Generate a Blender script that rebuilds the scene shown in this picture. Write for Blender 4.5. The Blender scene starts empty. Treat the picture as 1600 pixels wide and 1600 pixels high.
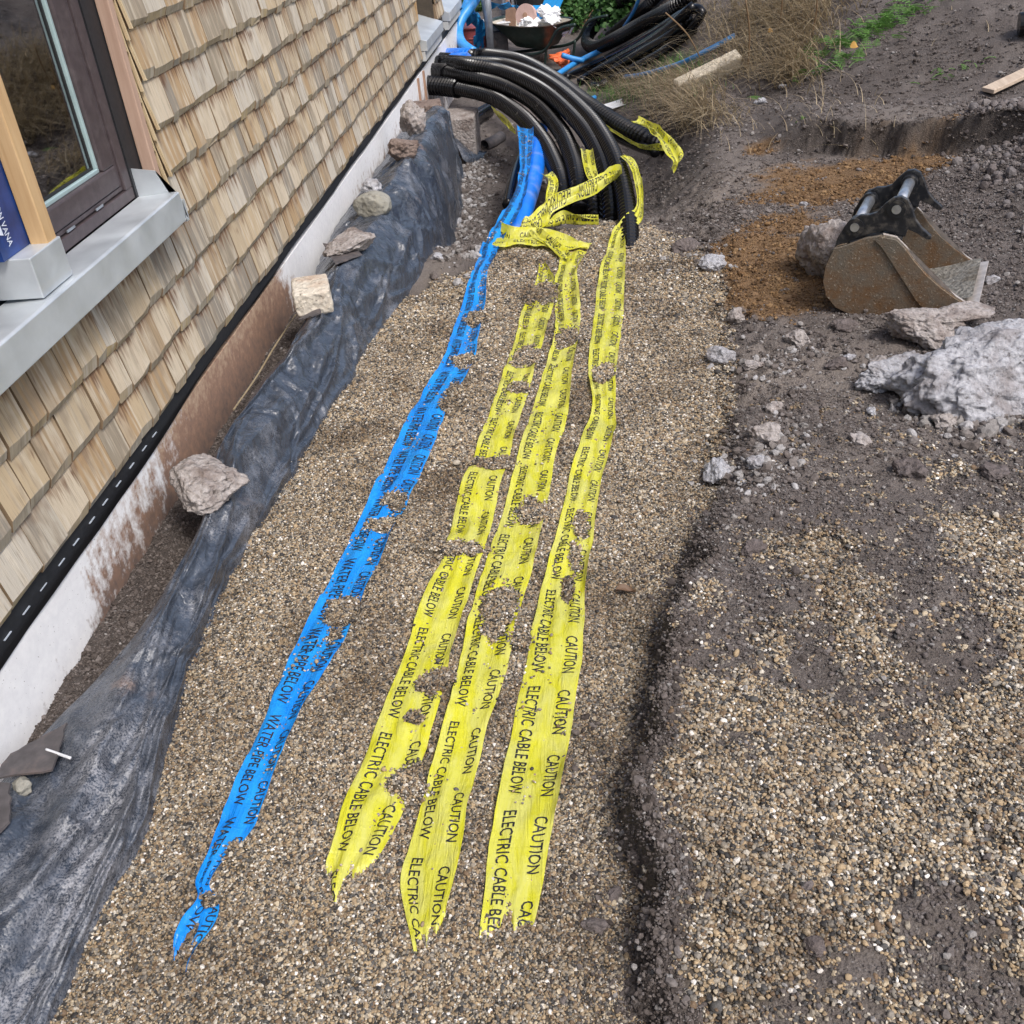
import bpy, bmesh, math, random
import numpy as np
from mathutils import Vector, Matrix, noise as mnoise

random.seed(7); rng = np.random.default_rng(7)
scene = bpy.context.scene
COL = scene.collection

# ------------------------------------------------------------------ camera
F = 1540.0; CAMH = 1.75
def _n(v): return v/np.linalg.norm(v)
def _d(px, py): return np.array([(px-800)/F, (800-py)/F, -1.0])
_y = _n(_d(1000, -250)); _z = -_n(_d(1028, 3125)); _z = _n(_z-_y*_z.dot(_y)); _x = np.cross(_y, _z)
_R = np.stack([_x, _y, _z]); _y = _R.T@_n(np.array([-.0475, 1, 0])); _x = np.cross(_y, _z)
R = np.stack([_x, _y, _z]); C = np.array([0, 0, CAMH])
cam_d = bpy.data.cameras.new('camera'); cam = bpy.data.objects.new('camera', cam_d); COL.objects.link(cam)
cam_d.sensor_width = 36; cam_d.lens = 36*F/1600; cam_d.clip_start = .05; cam_d.clip_end = 300
M4 = Matrix([list(R[i])+[C[i]] for i in range(3)]+[[0, 0, 0, 1]]); cam.matrix_world = M4
scene.camera = cam

# ------------------------------------------------------------------ sky, sun, exposure
SUN_EL, SUN_AZ = math.radians(54), math.radians(136)     # azimuth clockwise from +Y
w = bpy.data.worlds.new('World'); scene.world = w; w.use_nodes = True
nt = w.node_tree; nt.nodes.clear()
sky = nt.nodes.new('ShaderNodeTexSky'); sky.sky_type = 'NISHITA'; sky.sun_disc = False
sky.sun_elevation = SUN_EL; sky.sun_rotation = SUN_AZ; sky.air_density = 1.0; sky.dust_density = 4.0; sky.ozone_density = 1.0
bg = nt.nodes.new('ShaderNodeBackground'); bg.inputs['Strength'].default_value = .115
wo = nt.nodes.new('ShaderNodeOutputWorld'); nt.links.new(sky.outputs[0], bg.inputs[0]); nt.links.new(bg.outputs[0], wo.inputs[0])
sl = bpy.data.lights.new('sun', 'SUN'); sl.energy = 1.45; sl.angle = math.radians(14); sl.color = (1, .985, .965)
so = bpy.data.objects.new('sun', sl); COL.objects.link(so)
sd = Vector((math.sin(SUN_AZ)*math.cos(SUN_EL), math.cos(SUN_AZ)*math.cos(SUN_EL), math.sin(SUN_EL)))
so.rotation_euler = sd.to_track_quat('Z', 'Y').to_euler(); so.location = (4, -2, 8)
scene.view_settings.view_transform = 'Standard'; scene.view_settings.look = 'None'
scene.view_settings.exposure = 0.9; scene.view_settings.gamma = 1.0; scene.view_settings.use_curve_mapping = False

# ------------------------------------------------------------------ measuring helpers (photo pixel -> place)
def ray(px, py): return R@_d(px, py)
def gz(px, py, z=0.): r = ray(px, py); return C+r*((z-CAMH)/r[2])
def gx(px, py, x): r = ray(px, py); return C+r*(x/r[0])
def gy(px, py, y): r = ray(px, py); return C+r*(y/r[1])
def proj(p):
    c = (np.asarray(p, float)-C)@R; return 800+F*c[..., 0]/-c[..., 2], 800-F*c[..., 1]/-c[..., 2], -c[..., 2]

# ------------------------------------------------------------------ noise
def _h(ix, iy, s):
    n = (ix.astype(np.int64)*374761393+iy.astype(np.int64)*668265263+s*974711) & 0x7fffffff
    n = ((n ^ (n >> 13))*1274126177) & 0x7fffffff
    return ((n ^ (n >> 16)) & 0xffff)/65535.0
def vn(x, y, s=0):
    x = np.asarray(x, float); y = np.asarray(y, float)
    ix = np.floor(x); iy = np.floor(y); fx = x-ix; fy = y-iy
    fx = fx*fx*(3-2*fx); fy = fy*fy*(3-2*fy)
    a = _h(ix, iy, s); b = _h(ix+1, iy, s); c = _h(ix, iy+1, s); d = _h(ix+1, iy+1, s)
    return (a*(1-fx)+b*fx)*(1-fy)+(c*(1-fx)+d*fx)*fy
def fbm(x, y, o=4, s=0):
    t = 0; a = .5; n = 0
    x = np.asarray(x, float); y = np.asarray(y, float)
    for i in range(o):
        t = t+a*vn(x*2**i+17.3*i, y*2**i-9.1*i, s+i); n += a; a *= .5
    return t/n
def ss(a, b, x): t = np.clip((np.asarray(x, float)-a)/(b-a), 0, 1); return t*t*(3-2*t)

# ------------------------------------------------------------------ terrain
XRY = [.3, .9, 1.15, 1.4, 1.65, 1.98, 2.4, 2.76, 3.67, 4.43, 5.2, 5.64, 7, 9, 12]
XRX = [.06, .05, .037, .027, .046, .127, .22, .30, .42, .45, .38, .30, .25, .1, .0]
# heaps of gravel lying over the tapes: photo x, y, half-sizes
HEAPS = [(825, 560, 20, 13), (812, 612, 18, 7), (765, 731, 42, 7), (722, 866, 45, 8), (684, 1069, 24, 22), (640, 1225, 30, 24), (845, 458, 24, 12), (650, 1130, 12, 7), (787, 955, 26, 28), (765, 985, 16, 16), (830, 803, 22, 18), (884, 534, 22, 10), (812, 1000, 14, 14), (941, 588, 14, 12), (908, 830, 9, 20), (900, 870, 9, 18), (888, 915, 9, 16), (533, 963, 22, 30), (597, 828, 20, 9), (618, 790, 18, 11), (708, 633, 16, 18), (722, 567, 18, 8), (742, 498, 13, 9), (374, 1340, 17, 13), (330, 1412, 12, 8)]
_hp = []
for (px, py, rx, ry) in HEAPS:
    c = gz(px, py); a = abs(gz(px+rx, py)[0]-c[0]); b = abs(gz(px, py-ry)[1]-c[1]); _hp.append((c[0], c[1], a, b))
def heaps(x, y):
    z = np.zeros_like(np.asarray(x, float))
    jx = .9*(fbm(np.asarray(x)*24, np.asarray(y)*24, 3, 5)-.5)+.45*(fbm(np.asarray(x)*95, np.asarray(y)*95, 2, 6)-.5)
    for (cx, cy, a, b) in _hp:
        r = np.sqrt(((x-cx)/a)**2+((y-cy)/b)**2)+jx*1.6
        z = np.maximum(z, .0145*ss(1.35, .6, r))
    return z
def base(x, y):
    x = np.asarray(x, float); y = np.asarray(y, float)
    e = np.interp(y, XRY, XRX)+.08*(fbm(y*5, x*0+3, 3, 11)-.5)+.045*(fbm(y*22, x*8, 3, 12)-.5)
    zt = -.38*ss(5.25, 7.0, y+.35*ss(-.4, -.9, x))
    hb = np.interp(y, [.3, .85, 1.15, 1.9, 2.25, 2.7, 3.2, 5, 6.5, 9], [.02, .05, .115, .12, .10, .065, .055, .06, .09, .1])
    wd = np.interp(y, [.3, 1.9, 2.25, 2.6, 2.85, 3.4, 5, 7, 9], [.05, .055, .11, .20, .20, .32, .4, .6, .9])
    u = (x-e)/wd
    r = ss(0, 1, u)
    zb = hb+.045*np.clip(x-e, 0, 1.6)
    zb = zb+.42*np.exp(-((x-2.75)/.75)**2-((y-4.9)/1.2)**2)                       # loose pile right of the bucket
    ys = 6.12-.85*(x-1.3)+.30*(fbm(x*4, y*0, 3, 21)-.5)
    zb = zb+.17*ss(0, .09, y-ys+.12*(fbm(x*14, y*14, 3, 22)-.5))*ss(1.0, 1.35, x)*ss(2.6, 2.0, x)*ss(1.6, .3, y-ys)      # small dug scarp
    zb = zb-.05*np.exp(-((x-.75)/.25)**2-((y-4.5)/.35)**2)
    soil = .055*(fbm(x*2.2, y*2.2, 3, 31)-.5)+.028*(fbm(x*9, y*9, 4, 32)-.5)+.016*(fbm(x*34, y*34, 3, 33)-.5)
    und = .03*(fbm(x*1.6, y*1.6, 2, 41)-.5)+.036*(fbm(x*6.5, y*5, 2, 42)-.5)+.010*(fbm(x*22, y*18, 2, 43)-.5)
    g = ss(5.3, 5.9, y)
    face = 4*r*(1-r)
    ledge = face*(.07*(fbm(x*26, y*19, 4, 51)-.5))
    z = (zt+und+g*soil)*(1-r)+(zb+soil)*r+ledge
    x0 = np.interp(y, [5.5, 7.2, 8.5, 10, 12, 16], [3.0, 1.35, .85, .35, .0, -.2])
    hill = .46*np.clip(x-x0, 0, None)**1.15/(1+.10*np.clip(x-x0, 0, None))*ss(5.6, 8.5, y)
    hill = hill+.5*np.clip(x-3.3, 0, None)*ss(8.5, 5.5, y)+.4*np.clip(y-14.5, 0, None)*ss(-3.0, -1.5, x)
    hill = 3.2*(1-np.exp(-hill/3.2))
    z = z+hill*(1+.18*(fbm(x*3, y*3, 3, 61)-.5))
    l = ss(-1.02, -1.16, x)
    zl = .03-.36*ss(7.0, 8.3, y)+.03*(fbm(x*12, y*12, 3, 71)-.5)
    return z*(1-l)+zl*l
def gh(x, y): return base(x, y)+heaps(x, y)
_TX = np.arange(-2.2, 9, .02); _TY = np.arange(.2, 22, .02); _TB = base(*np.meshgrid(_TX, _TY))
def tab(x, y):
    a = np.clip((x+2.2)/.02, 0, len(_TX)-1.001); b = np.clip((y-.2)/.02, 0, len(_TY)-1.001); i = a.astype(int); j = b.astype(int); a = a-i; b = b-j
    return (_TB[j, i]*(1-a)+_TB[j, i+1]*a)*(1-b)+(_TB[j+1, i]*(1-a)+_TB[j+1, i+1]*a)*b
_T = np.concatenate([np.linspace(.6, 8, 220), np.linspace(8.1, 40, 140)])
def at(px, py, dz=0.):
    """where the sight line through a photo pixel meets the terrain raised by dz"""
    r = ray(px, py); r = r/np.linalg.norm(r); T = _T
    for _ in range(2):
        P = C+T[:, None]*r; d = P[:, 2]-(tab(P[:, 0], P[:, 1])+dz); i = int(np.argmax(d < 0)) or len(T)-1
        lo, hi = T[i-1], T[i]; T = np.linspace(lo, hi, 14)
    return C+r*(lo+(hi-lo)*(d[i-1]/(d[i-1]-d[i]) if d[i] < 0 else 0))

# ------------------------------------------------------------------ node/material helpers
class NB:
    def __init__(s, name):
        s.m = bpy.data.materials.new(name); s.m.use_nodes = True; s.t = s.m.node_tree; s.t.nodes.clear()
        s.out = s.t.nodes.new('ShaderNodeOutputMaterial')
    def n(s, typ, ins=None, **kw):
        nd = s.t.nodes.new('ShaderNode'+typ)
        for k, v in kw.items(): setattr(nd, k, v)
        for k, v in (ins or {}).items(): s.put(nd.inputs[k], v)
        return nd
    def put(s, sock, v):
        if hasattr(v, 'is_output') or isinstance(v, bpy.types.NodeSocket): s.t.links.new(v, sock)
        elif isinstance(v, bpy.types.Node): s.t.links.new(v.outputs[0], sock)
        elif sock.type == 'RGBA' and len(v) == 3: sock.default_value = (*v, 1)
        else: sock.default_value = v
    def noise(s, vec, scale, detail=4, rough=.55, dist=0.):
        return s.n('TexNoise', {'Vector': vec, 'Scale': scale, 'Detail': detail, 'Roughness': rough, 'Distortion': dist}).outputs['Fac']
    def ramp(s, fac, stops, interp='LINEAR'):
        nd = s.n('ValToRGB', {'Fac': fac}); cr = nd.color_ramp; cr.interpolation = interp
        while len(cr.elements) < len(stops): cr.elements.new(.5)
        for e, (p, c) in zip(cr.elements, stops): e.position = p; e.color = (*c, 1) if len(c) == 3 else c
        return nd.outputs['Color']
    def rng(s, fac, a, b, c=0., d=1.):
        return s.n('MapRange', {'Value': fac, 'From Min': a, 'From Max': b, 'To Min': c, 'To Max': d}).outputs[0]
    def mix(s, fac, a, b, mode='MIX'):
        nd = s.n('Mix', data_type='RGBA', blend_type=mode, clamp_factor=True)
        s.put(nd.inputs[0], fac); s.put(nd.inputs[6], a); s.put(nd.inputs[7], b); return nd.outputs[2]
    def math(s, op, a, b=0., cl=False):
        nd = s.n('Math', operation=op, use_clamp=cl); s.put(nd.inputs[0], a); s.put(nd.inputs[1], b); return nd.outputs[0]
    def vmul(s, v, k):
        nd = s.n('VectorMath', operation='MULTIPLY'); s.put(nd.inputs[0], v); nd.inputs[1].default_value = k; return nd.outputs[0]
    def vadd(s, v, k):
        nd = s.n('VectorMath', operation='ADD'); s.put(nd.inputs[0], v); s.put(nd.inputs[1], k); return nd.outputs[0]
    def pos(s): return s.n('NewGeometry').outputs['Position']
    def obj(s): return s.n('TexCoord').outputs['Object']
    def rand(s): return s.n('ObjectInfo').outputs['Random']
    def attr(s, name): return s.n('Attribute', attribute_name=name).outputs['Fac']
    def bump(s, h, strength=.5, dist=.01):
        return s.n('Bump', {'Height': h, 'Strength': strength, 'Distance': dist}).outputs[0]
    def pbr(s, col, rough=.8, metal=0., normal=None, spec=.5, **ex):
        b = s.n('BsdfPrincipled', {'Base Color': col, 'Roughness': rough, 'Metallic': metal, 'Specular IOR Level': spec})
        if normal is not None: s.put(b.inputs['Normal'], normal)
        for k, v in ex.items(): s.put(b.inputs[k], v)
        s.t.links.new(b.outputs[0], s.out.inputs[0]); return b

def m_ground():
    b = NB('ground_soil_and_gravel'); p = b.pos()
    n1 = b.noise(p, 5, 6, .6); n2 = b.noise(p, 60, 5, .65); n3 = b.noise(p, 1.3, 4); n4 = b.noise(p, 240, 3, .6)
    soil = b.ramp(n1, [(.25, (.078, .066, .060)), (.5, (.118, .101, .093)), (.75, (.165, .146, .136))])
    soil = b.mix(b.rng(n2, .5, .75, 0, .5), soil, (.19, .168, .157)); soil = b.mix(b.rng(n4, .60, .70, 0, .5), soil, (.28, .26, .25)); soil = b.mix(b.rng(n4, .42, .34, 0, .6), soil, (.05, .040, .034))
    oran = b.ramp(n2, [(.25, (.090, .056, .032)), (.5, (.168, .103, .055)), (.8, (.245, .17, .10))])
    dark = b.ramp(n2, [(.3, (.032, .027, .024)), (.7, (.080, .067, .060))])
    pale = b.ramp(n2, [(.3, (.165, .138, .117)), (.7, (.26, .224, .192))])
    v = b.n('TexVoronoi', {'Vector': p, 'Scale': 130.}); grav = b.ramp(v.outputs['Color'], [(0, (.05, .042, .035)), (.4, (.12, .095, .068)), (.7, (.17, .14, .10)), (1, (.32, .29, .24))])
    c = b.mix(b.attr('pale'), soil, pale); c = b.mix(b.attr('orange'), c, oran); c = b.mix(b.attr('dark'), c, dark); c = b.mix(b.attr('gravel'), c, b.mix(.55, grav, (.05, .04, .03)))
    h = b.math('ADD', b.math('MULTIPLY', n2, .6), b.math('ADD', b.math('MULTIPLY', n4, .4), b.math('MULTIPLY', v.outputs['Distance'], -.5)))
    b.pbr(c, .95, normal=b.bump(h, .7, .014), spec=.2); return b.m
def m_pebble():
    b = NB('river_gravel'); g = b.n('NewGeometry'); r = b.math('FRACT', b.math('ADD', g.outputs['Random Per Island'], b.math('MULTIPLY', b.rand(), 7.31)))
    c = b.ramp(r, [(0, (.037, .035, .034)), (.11, (.088, .085, .081)), (.22, (.195, .176, .150)), (.35, (.26, .197, .125)), (.50, (.35, .262, .16)), (.61, (.162, .110, .067)), (.70, (.285, .25, .20)), (.81, (.42, .352, .252)), (.91, (.51, .47, .40)), (.973, (.71, .685, .645))], 'CONSTANT')
    n = b.noise(b.pos(), 300, 2); c = b.mix(1, c, b.ramp(n, [(.3, (.72, .70, .68)), (.7, (1.15, 1.14, 1.12))]), 'MULTIPLY')
    dmp = b.noise(b.pos(), 2.6, 4, .6); c = b.mix(1, c, b.ramp(dmp, [(.35, (.58, .54, .50)), (.52, (1., 1., 1.)), (.7, (1.12, 1.12, 1.12))]), 'MULTIPLY')
    b.pbr(c, b.rng(dmp, .35, .55, .5, .8), spec=.4); return b.m
def m_clod(name, cols):
    b = NB(name); r = b.math('FRACT', b.math('ADD', b.n('NewGeometry').outputs['Random Per Island'], b.math('MULTIPLY', b.rand(), 5.17))); k = len(cols)
    c = b.ramp(r, [(i/k, cc) for i, cc in enumerate(cols)], 'CONSTANT')
    n = b.noise(b.pos(), 160, 3); c = b.mix(1, c, b.ramp(n, [(.3, (.7, .7, .7)), (.7, (1.2, 1.2, 1.2))]), 'MULTIPLY')
    b.pbr(c, .95, spec=.15); return b.m
def m_shingle(name, cut=False):
    b = NB(name); p = b.pos(); r = b.math('FRACT', b.math('ADD', b.rand(), b.attr('rnd')))
    off = b.n('CombineXYZ', {0: b.math('MULTIPLY', r, 37), 1: b.math('MULTIPLY', r, 91), 2: b.math('MULTIPLY', r, 53)}).outputs[0]
    q = b.vadd(p, off); gr = b.noise(b.vmul(q, (20, 95, 5)), 1, 5, .65); gr2 = b.noise(b.vmul(q, (40, 330, 9)), 1, 3, .6); br = b.noise(b.vmul(q, (8, 22, 7)), 1, 3)
    if cut: c = b.ramp(r, [(0, (.40, .34, .25)), (.35, (.45, .36, .235)), (.65, (.37, .335, .27)), (.85, (.50, .385, .21)), (1, (.33, .31, .27))])
    else: c = b.ramp(r, [(0, (.43, .345, .235)), (.13, (.28, .235, .175)), (.26, (.52, .44, .33)), (.38, (.34, .25, .155)), (.50, (.46, .36, .235)), (.62, (.25, .22, .18)), (.75, (.48, .435, .365)), (.87, (.38, .265, .15)), (1, (.54, .455, .335))], 'CONSTANT')
    sk = b.noise(b.vmul(q, (6, 46, 2.5)), 1, 2, .5); c = b.mix(b.rng(sk, .46, .54, 0, .55), c, b.ramp(br, [(.35, (.26, .215, .165)), (.5, (.46, .39, .295)), (.62, (.60, .54, .44))]))
    c = b.mix(b.rng(gr, .56, .72, 0, .65), c, (.20, .16, .115)); c = b.mix(b.rng(gr2, .6, .70, 0, .6), c, (.15, .12, .09))
    sp = b.n('SeparateXYZ', {0: p}).outputs
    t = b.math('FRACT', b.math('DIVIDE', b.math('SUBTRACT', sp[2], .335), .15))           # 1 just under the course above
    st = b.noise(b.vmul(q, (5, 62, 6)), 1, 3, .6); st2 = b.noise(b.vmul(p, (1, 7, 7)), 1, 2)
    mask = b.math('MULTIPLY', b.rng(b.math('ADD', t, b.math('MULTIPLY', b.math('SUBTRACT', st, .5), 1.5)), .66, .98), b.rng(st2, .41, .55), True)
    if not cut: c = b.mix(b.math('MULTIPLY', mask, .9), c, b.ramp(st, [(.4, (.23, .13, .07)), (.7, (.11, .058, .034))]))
    h = b.math('ADD', gr, b.math('MULTIPLY', gr2, .5))
    b.pbr(c, .85, normal=b.bump(h, .55, .004), spec=.25); return b.m
def m_wood(name, a, c2, axis=2, sc=1.0):
    b = NB(name); s = [45*sc]*3; s[axis] = 3*sc; g = b.noise(b.vmul(b.obj(), tuple(s)), 1, 5, .6, .4)
    b.pbr(b.ramp(g, [(.3, a), (.65, c2)]), .75, normal=b.bump(g, .3, .003), spec=.3); return b.m
def m_concrete(name, a, c2, dirt=(.12, .09, .075), dk=.5, sc=1.0):
    b = NB(name); p = b.pos(); n1 = b.noise(p, 9*sc, 5, .6); n2 = b.noise(p, 60*sc, 5, .65); v = b.n('TexVoronoi', {'Vector': p, 'Scale': 55.*sc}).outputs['Distance']
    c = b.ramp(n2, [(.3, a), (.7, c2)]); c = b.mix(b.rng(n1, .48, .66, 0, dk), c, dirt); c = b.mix(b.rng(n2, .42, .3, 0, .8), c, (.07, .06, .055))
    h = b.math('ADD', n2, b.math('MULTIPLY', v, .7)); b.pbr(c, .92, normal=b.bump(h, .8, .012), spec=.2); return b.m
def m_sheet():
    b = NB('black_damp_proof_plastic'); p = b.pos(); n1 = b.noise(p, 2.6, 6, .7); n2 = b.noise(p, 22, 5, .7); n3 = b.noise(p, 210, 4, .65); n4 = b.noise(b.vmul(p, (70, 14, 50)), 1, 4, .6, .15); nz = b.n('NewGeometry').outputs['Normal']
    c = b.ramp(n2, [(.3, (.024, .030, .042)), (.7, (.058, .071, .095))])
    yq = b.n('SeparateXYZ', {0: p}).outputs[1]; nr = b.rng(yq, 2.6, 1.0, -.04, .06)
    dust = b.math('MULTIPLY', b.rng(b.math('ADD', n1, nr), .48, .64), b.rng(b.math('ADD', b.math('MULTIPLY', n3, 1.3), b.math('MULTIPLY', n2, .4)), .74, 1.0), True)
    c = b.mix(b.math('MULTIPLY', dust, .7), c, (.36, .36, .385)); c = b.mix(b.rng(n4, .62, .74, 0, .25), c, (.20, .23, .28))
    n5 = b.noise(p, 2.3, 3); c = b.mix(b.math('MULTIPLY', b.rng(n5, .62, .70), b.rng(n2, .42, .62), True), c, (.19, .12, .08))
    cr_ = b.math('ABSOLUTE', b.math('SUBTRACT', b.noise(p, 11, 2, .5, .25), .5)); cr2 = b.math('ABSOLUTE', b.math('SUBTRACT', b.noise(p, 34, 2, .5, .2), .5))
    h = b.math('ADD', b.math('MULTIPLY', cr_, 1.6), b.math('ADD', b.math('MULTIPLY', cr2, .7), b.math('MULTIPLY', n3, .12)))
    b.pbr(c, b.rng(dust, 0, 1, .24, .85), normal=b.bump(h, .6, .020), spec=.75); return b.m
def m_tape(name, col, thin, tr):
    b = NB(name); p = b.pos(); n = b.noise(b.vmul(p, (1, .35, 1)), 26, 4, .6, .6); w1 = b.noise(b.vmul(p, (75, 9, 30)), 1, 3, .5, .8); w2 = b.noise(b.vmul(p, (22, 60, 30)), 1, 3, .5, .5); dust = b.noise(p, 190, 3, .6)
    cr_ = b.math('ADD', b.math('ABSOLUTE', b.math('SUBTRACT', w1, .5)), b.math('MULTIPLY', b.math('ABSOLUTE', b.math('SUBTRACT', w2, .5)), .6))
    c = b.mix(b.rng(n, .38, .64, 0, .8), col, thin); c = b.mix(b.rng(dust, .66, .76, 0, .35), c, (.42, .37, .28))
    q = b.pbr(c, .26, normal=b.bump(b.math('ADD', cr_, b.math('MULTIPLY', n, .8)), .55, .012), spec=.55)
    t = b.n('BsdfTranslucent', {'Color': c}); mx = b.n('MixShader', {0: tr, 1: q.outputs[0], 2: t.outputs[0]})
    tp = b.n('BsdfTransparent', {'Color': thin}); m2 = b.n('MixShader', {0: b.rng(n, .35, .7, .03, .16), 1: mx.outputs[0], 2: tp.outputs[0]})
    b.t.links.new(m2.outputs[0], b.out.inputs[0]); return b.m
def m_plain(name, col, rough=.5, metal=0., var=.25, sc=20, spec=.5, bump=.15, dirt=None, dk=.5):
    b = NB(name); n = b.noise(b.pos(), sc, 5, .6)
    c = b.mix(b.rng(n, .3, .7), tuple(x*(1-var) for x in col), tuple(min(1, x*(1+var)) for x in col))
    if dirt: n2 = b.noise(b.pos(), sc*.5, 6, .7); c = b.mix(b.rng(n2, .5, .68, 0, dk), c, dirt)
    b.pbr(c, rough, metal, normal=b.bump(n, bump, .004), spec=spec); return b.m
def m_duct():
    b = NB('black_duct_plastic'); p = b.pos(); n = b.noise(p, 14, 6, .7); n2 = b.noise(p, 90, 4, .6)
    d = b.math('MULTIPLY', b.rng(n, .60, .70), b.rng(n2, .45, .65), True)
    b.pbr(b.mix(b.math('MULTIPLY', d, .6), (.0035, .0035, .0045), (.20, .18, .16)), b.rng(d, 0, 1, .24, .8), spec=.30); return b.m
def m_plinth():
    b = NB('white_plinth_board'); p = b.pos(); sp = b.n('SeparateXYZ', {0: p}).outputs
    n1 = b.noise(b.vmul(p, (1, 2.2, 1.2)), 1.15, 3, .55); n2 = b.noise(b.vmul(p, (1, 45, 6)), 1, 5, .65); n3 = b.noise(p, 140, 3, .6); n4 = b.noise(p, 35, 5, .65)
    low = b.rng(sp[2], .28, .02)
    far = b.rng(sp[1], 2.65, 3.0); yb = b.math('MULTIPLY', far, b.rng(sp[1], 4.6, 4.1), True)                # splash stain bay
    y2 = b.math('MULTIPLY', b.rng(sp[1], 1.95, 2.15), b.rng(sp[1], 2.95, 2.7), True)
    y3 = b.math('MULTIPLY', b.rng(sp[1], 5.4, 5.9), .55)
    st = b.math('ADD', b.math('ADD', b.math('MULTIPLY', yb, .95), b.math('MULTIPLY', y2, .50)), b.math('ADD', b.math('MULTIPLY', low, .42), b.math('MULTIPLY', y3, .5)))
    k = b.rng(b.math('ADD', st, b.math('ADD', b.math('MULTIPLY', b.math('SUBTRACT', n2, .5), .45), b.math('MULTIPLY', b.math('SUBTRACT', b.noise(p, 16, 6, .7), .5), 1.3))), .52, .82)
    c = b.mix(b.rng(n4, .35, .75), (.70, .70, .71), (.80, .80, .80))
    c = b.mix(b.math('MULTIPLY', k, .92), c, b.ramp(b.math('ADD', b.math('MULTIPLY', n4, .6), b.math('MULTIPLY', low, .35)), [(.22, (.46, .33, .215)), (.42, (.24, .125, .068)), (.68, (.075, .038, .024))]))
    c = b.mix(b.rng(n3, .68, .73, 0, .9), c, (.09, .06, .045))
    b.pbr(c, .7, normal=b.bump(n3, .1, .002), spec=.3); return b.m
def m_steel():
    b = NB('galvanised_sill_metal'); p = b.pos(); v = b.n('TexVoronoi', {'Vector': p, 'Scale': 60.}).outputs['Color']; n = b.noise(p, 8, 5, .6)
    c = b.ramp(n, [(.3, (.52, .56, .59)), (.7, (.66, .70, .73))])
    n2 = b.noise(b.vmul(p, (30, 6, 30)), 1, 4); c = b.mix(b.rng(n2, .62, .75, 0, .5), c, (.62, .63, .64))
    b.pbr(c, b.rng(n, .3, .7, .38, .55), .55, normal=b.bump(n, .1, .004)); return b.m
def m_glass():
    b = NB('window_glass'); fr = b.n('Fresnel', {'IOR': 1.9}).outputs[0]
    g = b.n('BsdfGlossy', {'Color': (.95, .97, 1), 'Roughness': .02}); t = b.n('BsdfTransparent', {'Color': (.80, .84, .82)})
    mx = b.n('MixShader', {0: b.rng(fr, 0, 1, .30, 1.0), 1: t.outputs[0], 2: g.outputs[0]}); b.t.links.new(mx.outputs[0], b.out.inputs[0]); return b.m
def m_leaf(name, a, c2, c3):
    b = NB(name); n = b.noise(b.pos(), 9, 3); r = b.n('NewGeometry').outputs['Random Per Island']
    c = b.mix(b.rng(n, .3, .7), b.ramp(r, [(0, a), (.5, c2), (1, c3)]), a)
    p = b.pbr(c, .55, spec=.35); t = b.n('BsdfTranslucent', {'Color': c}); mx = b.n('MixShader', {0: .3, 1: p.outputs[0], 2: t.outputs[0]}); b.t.links.new(mx.outputs[0], b.out.inputs[0]); return b.m
def m_bucket():
    b = NB('muddy_worn_steel'); p = b.pos(); n = b.noise(p, 14, 6, .65); n2 = b.noise(p, 130, 4, .6); sp = b.n('SeparateXYZ', {0: p}).outputs[2]
    c = b.ramp(b.math('ADD', n, b.rng(sp, .1, .5, -.12, .12)), [(.3, (.15, .085, .042)), (.48, (.15, .112, .078)), (.62, (.135, .115, .09)), (.75, (.19, .175, .15))])
    c = b.mix(b.rng(n2, .60, .68, 0, .7), c, (.40, .35, .28)); c = b.mix(b.rng(n2, .4, .3, 0, .6), c, (.05, .035, .022))
    b.pbr(c, .8, .15, normal=b.bump(b.math('ADD', n, n2), .45, .006), spec=.3); return b.m

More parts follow.
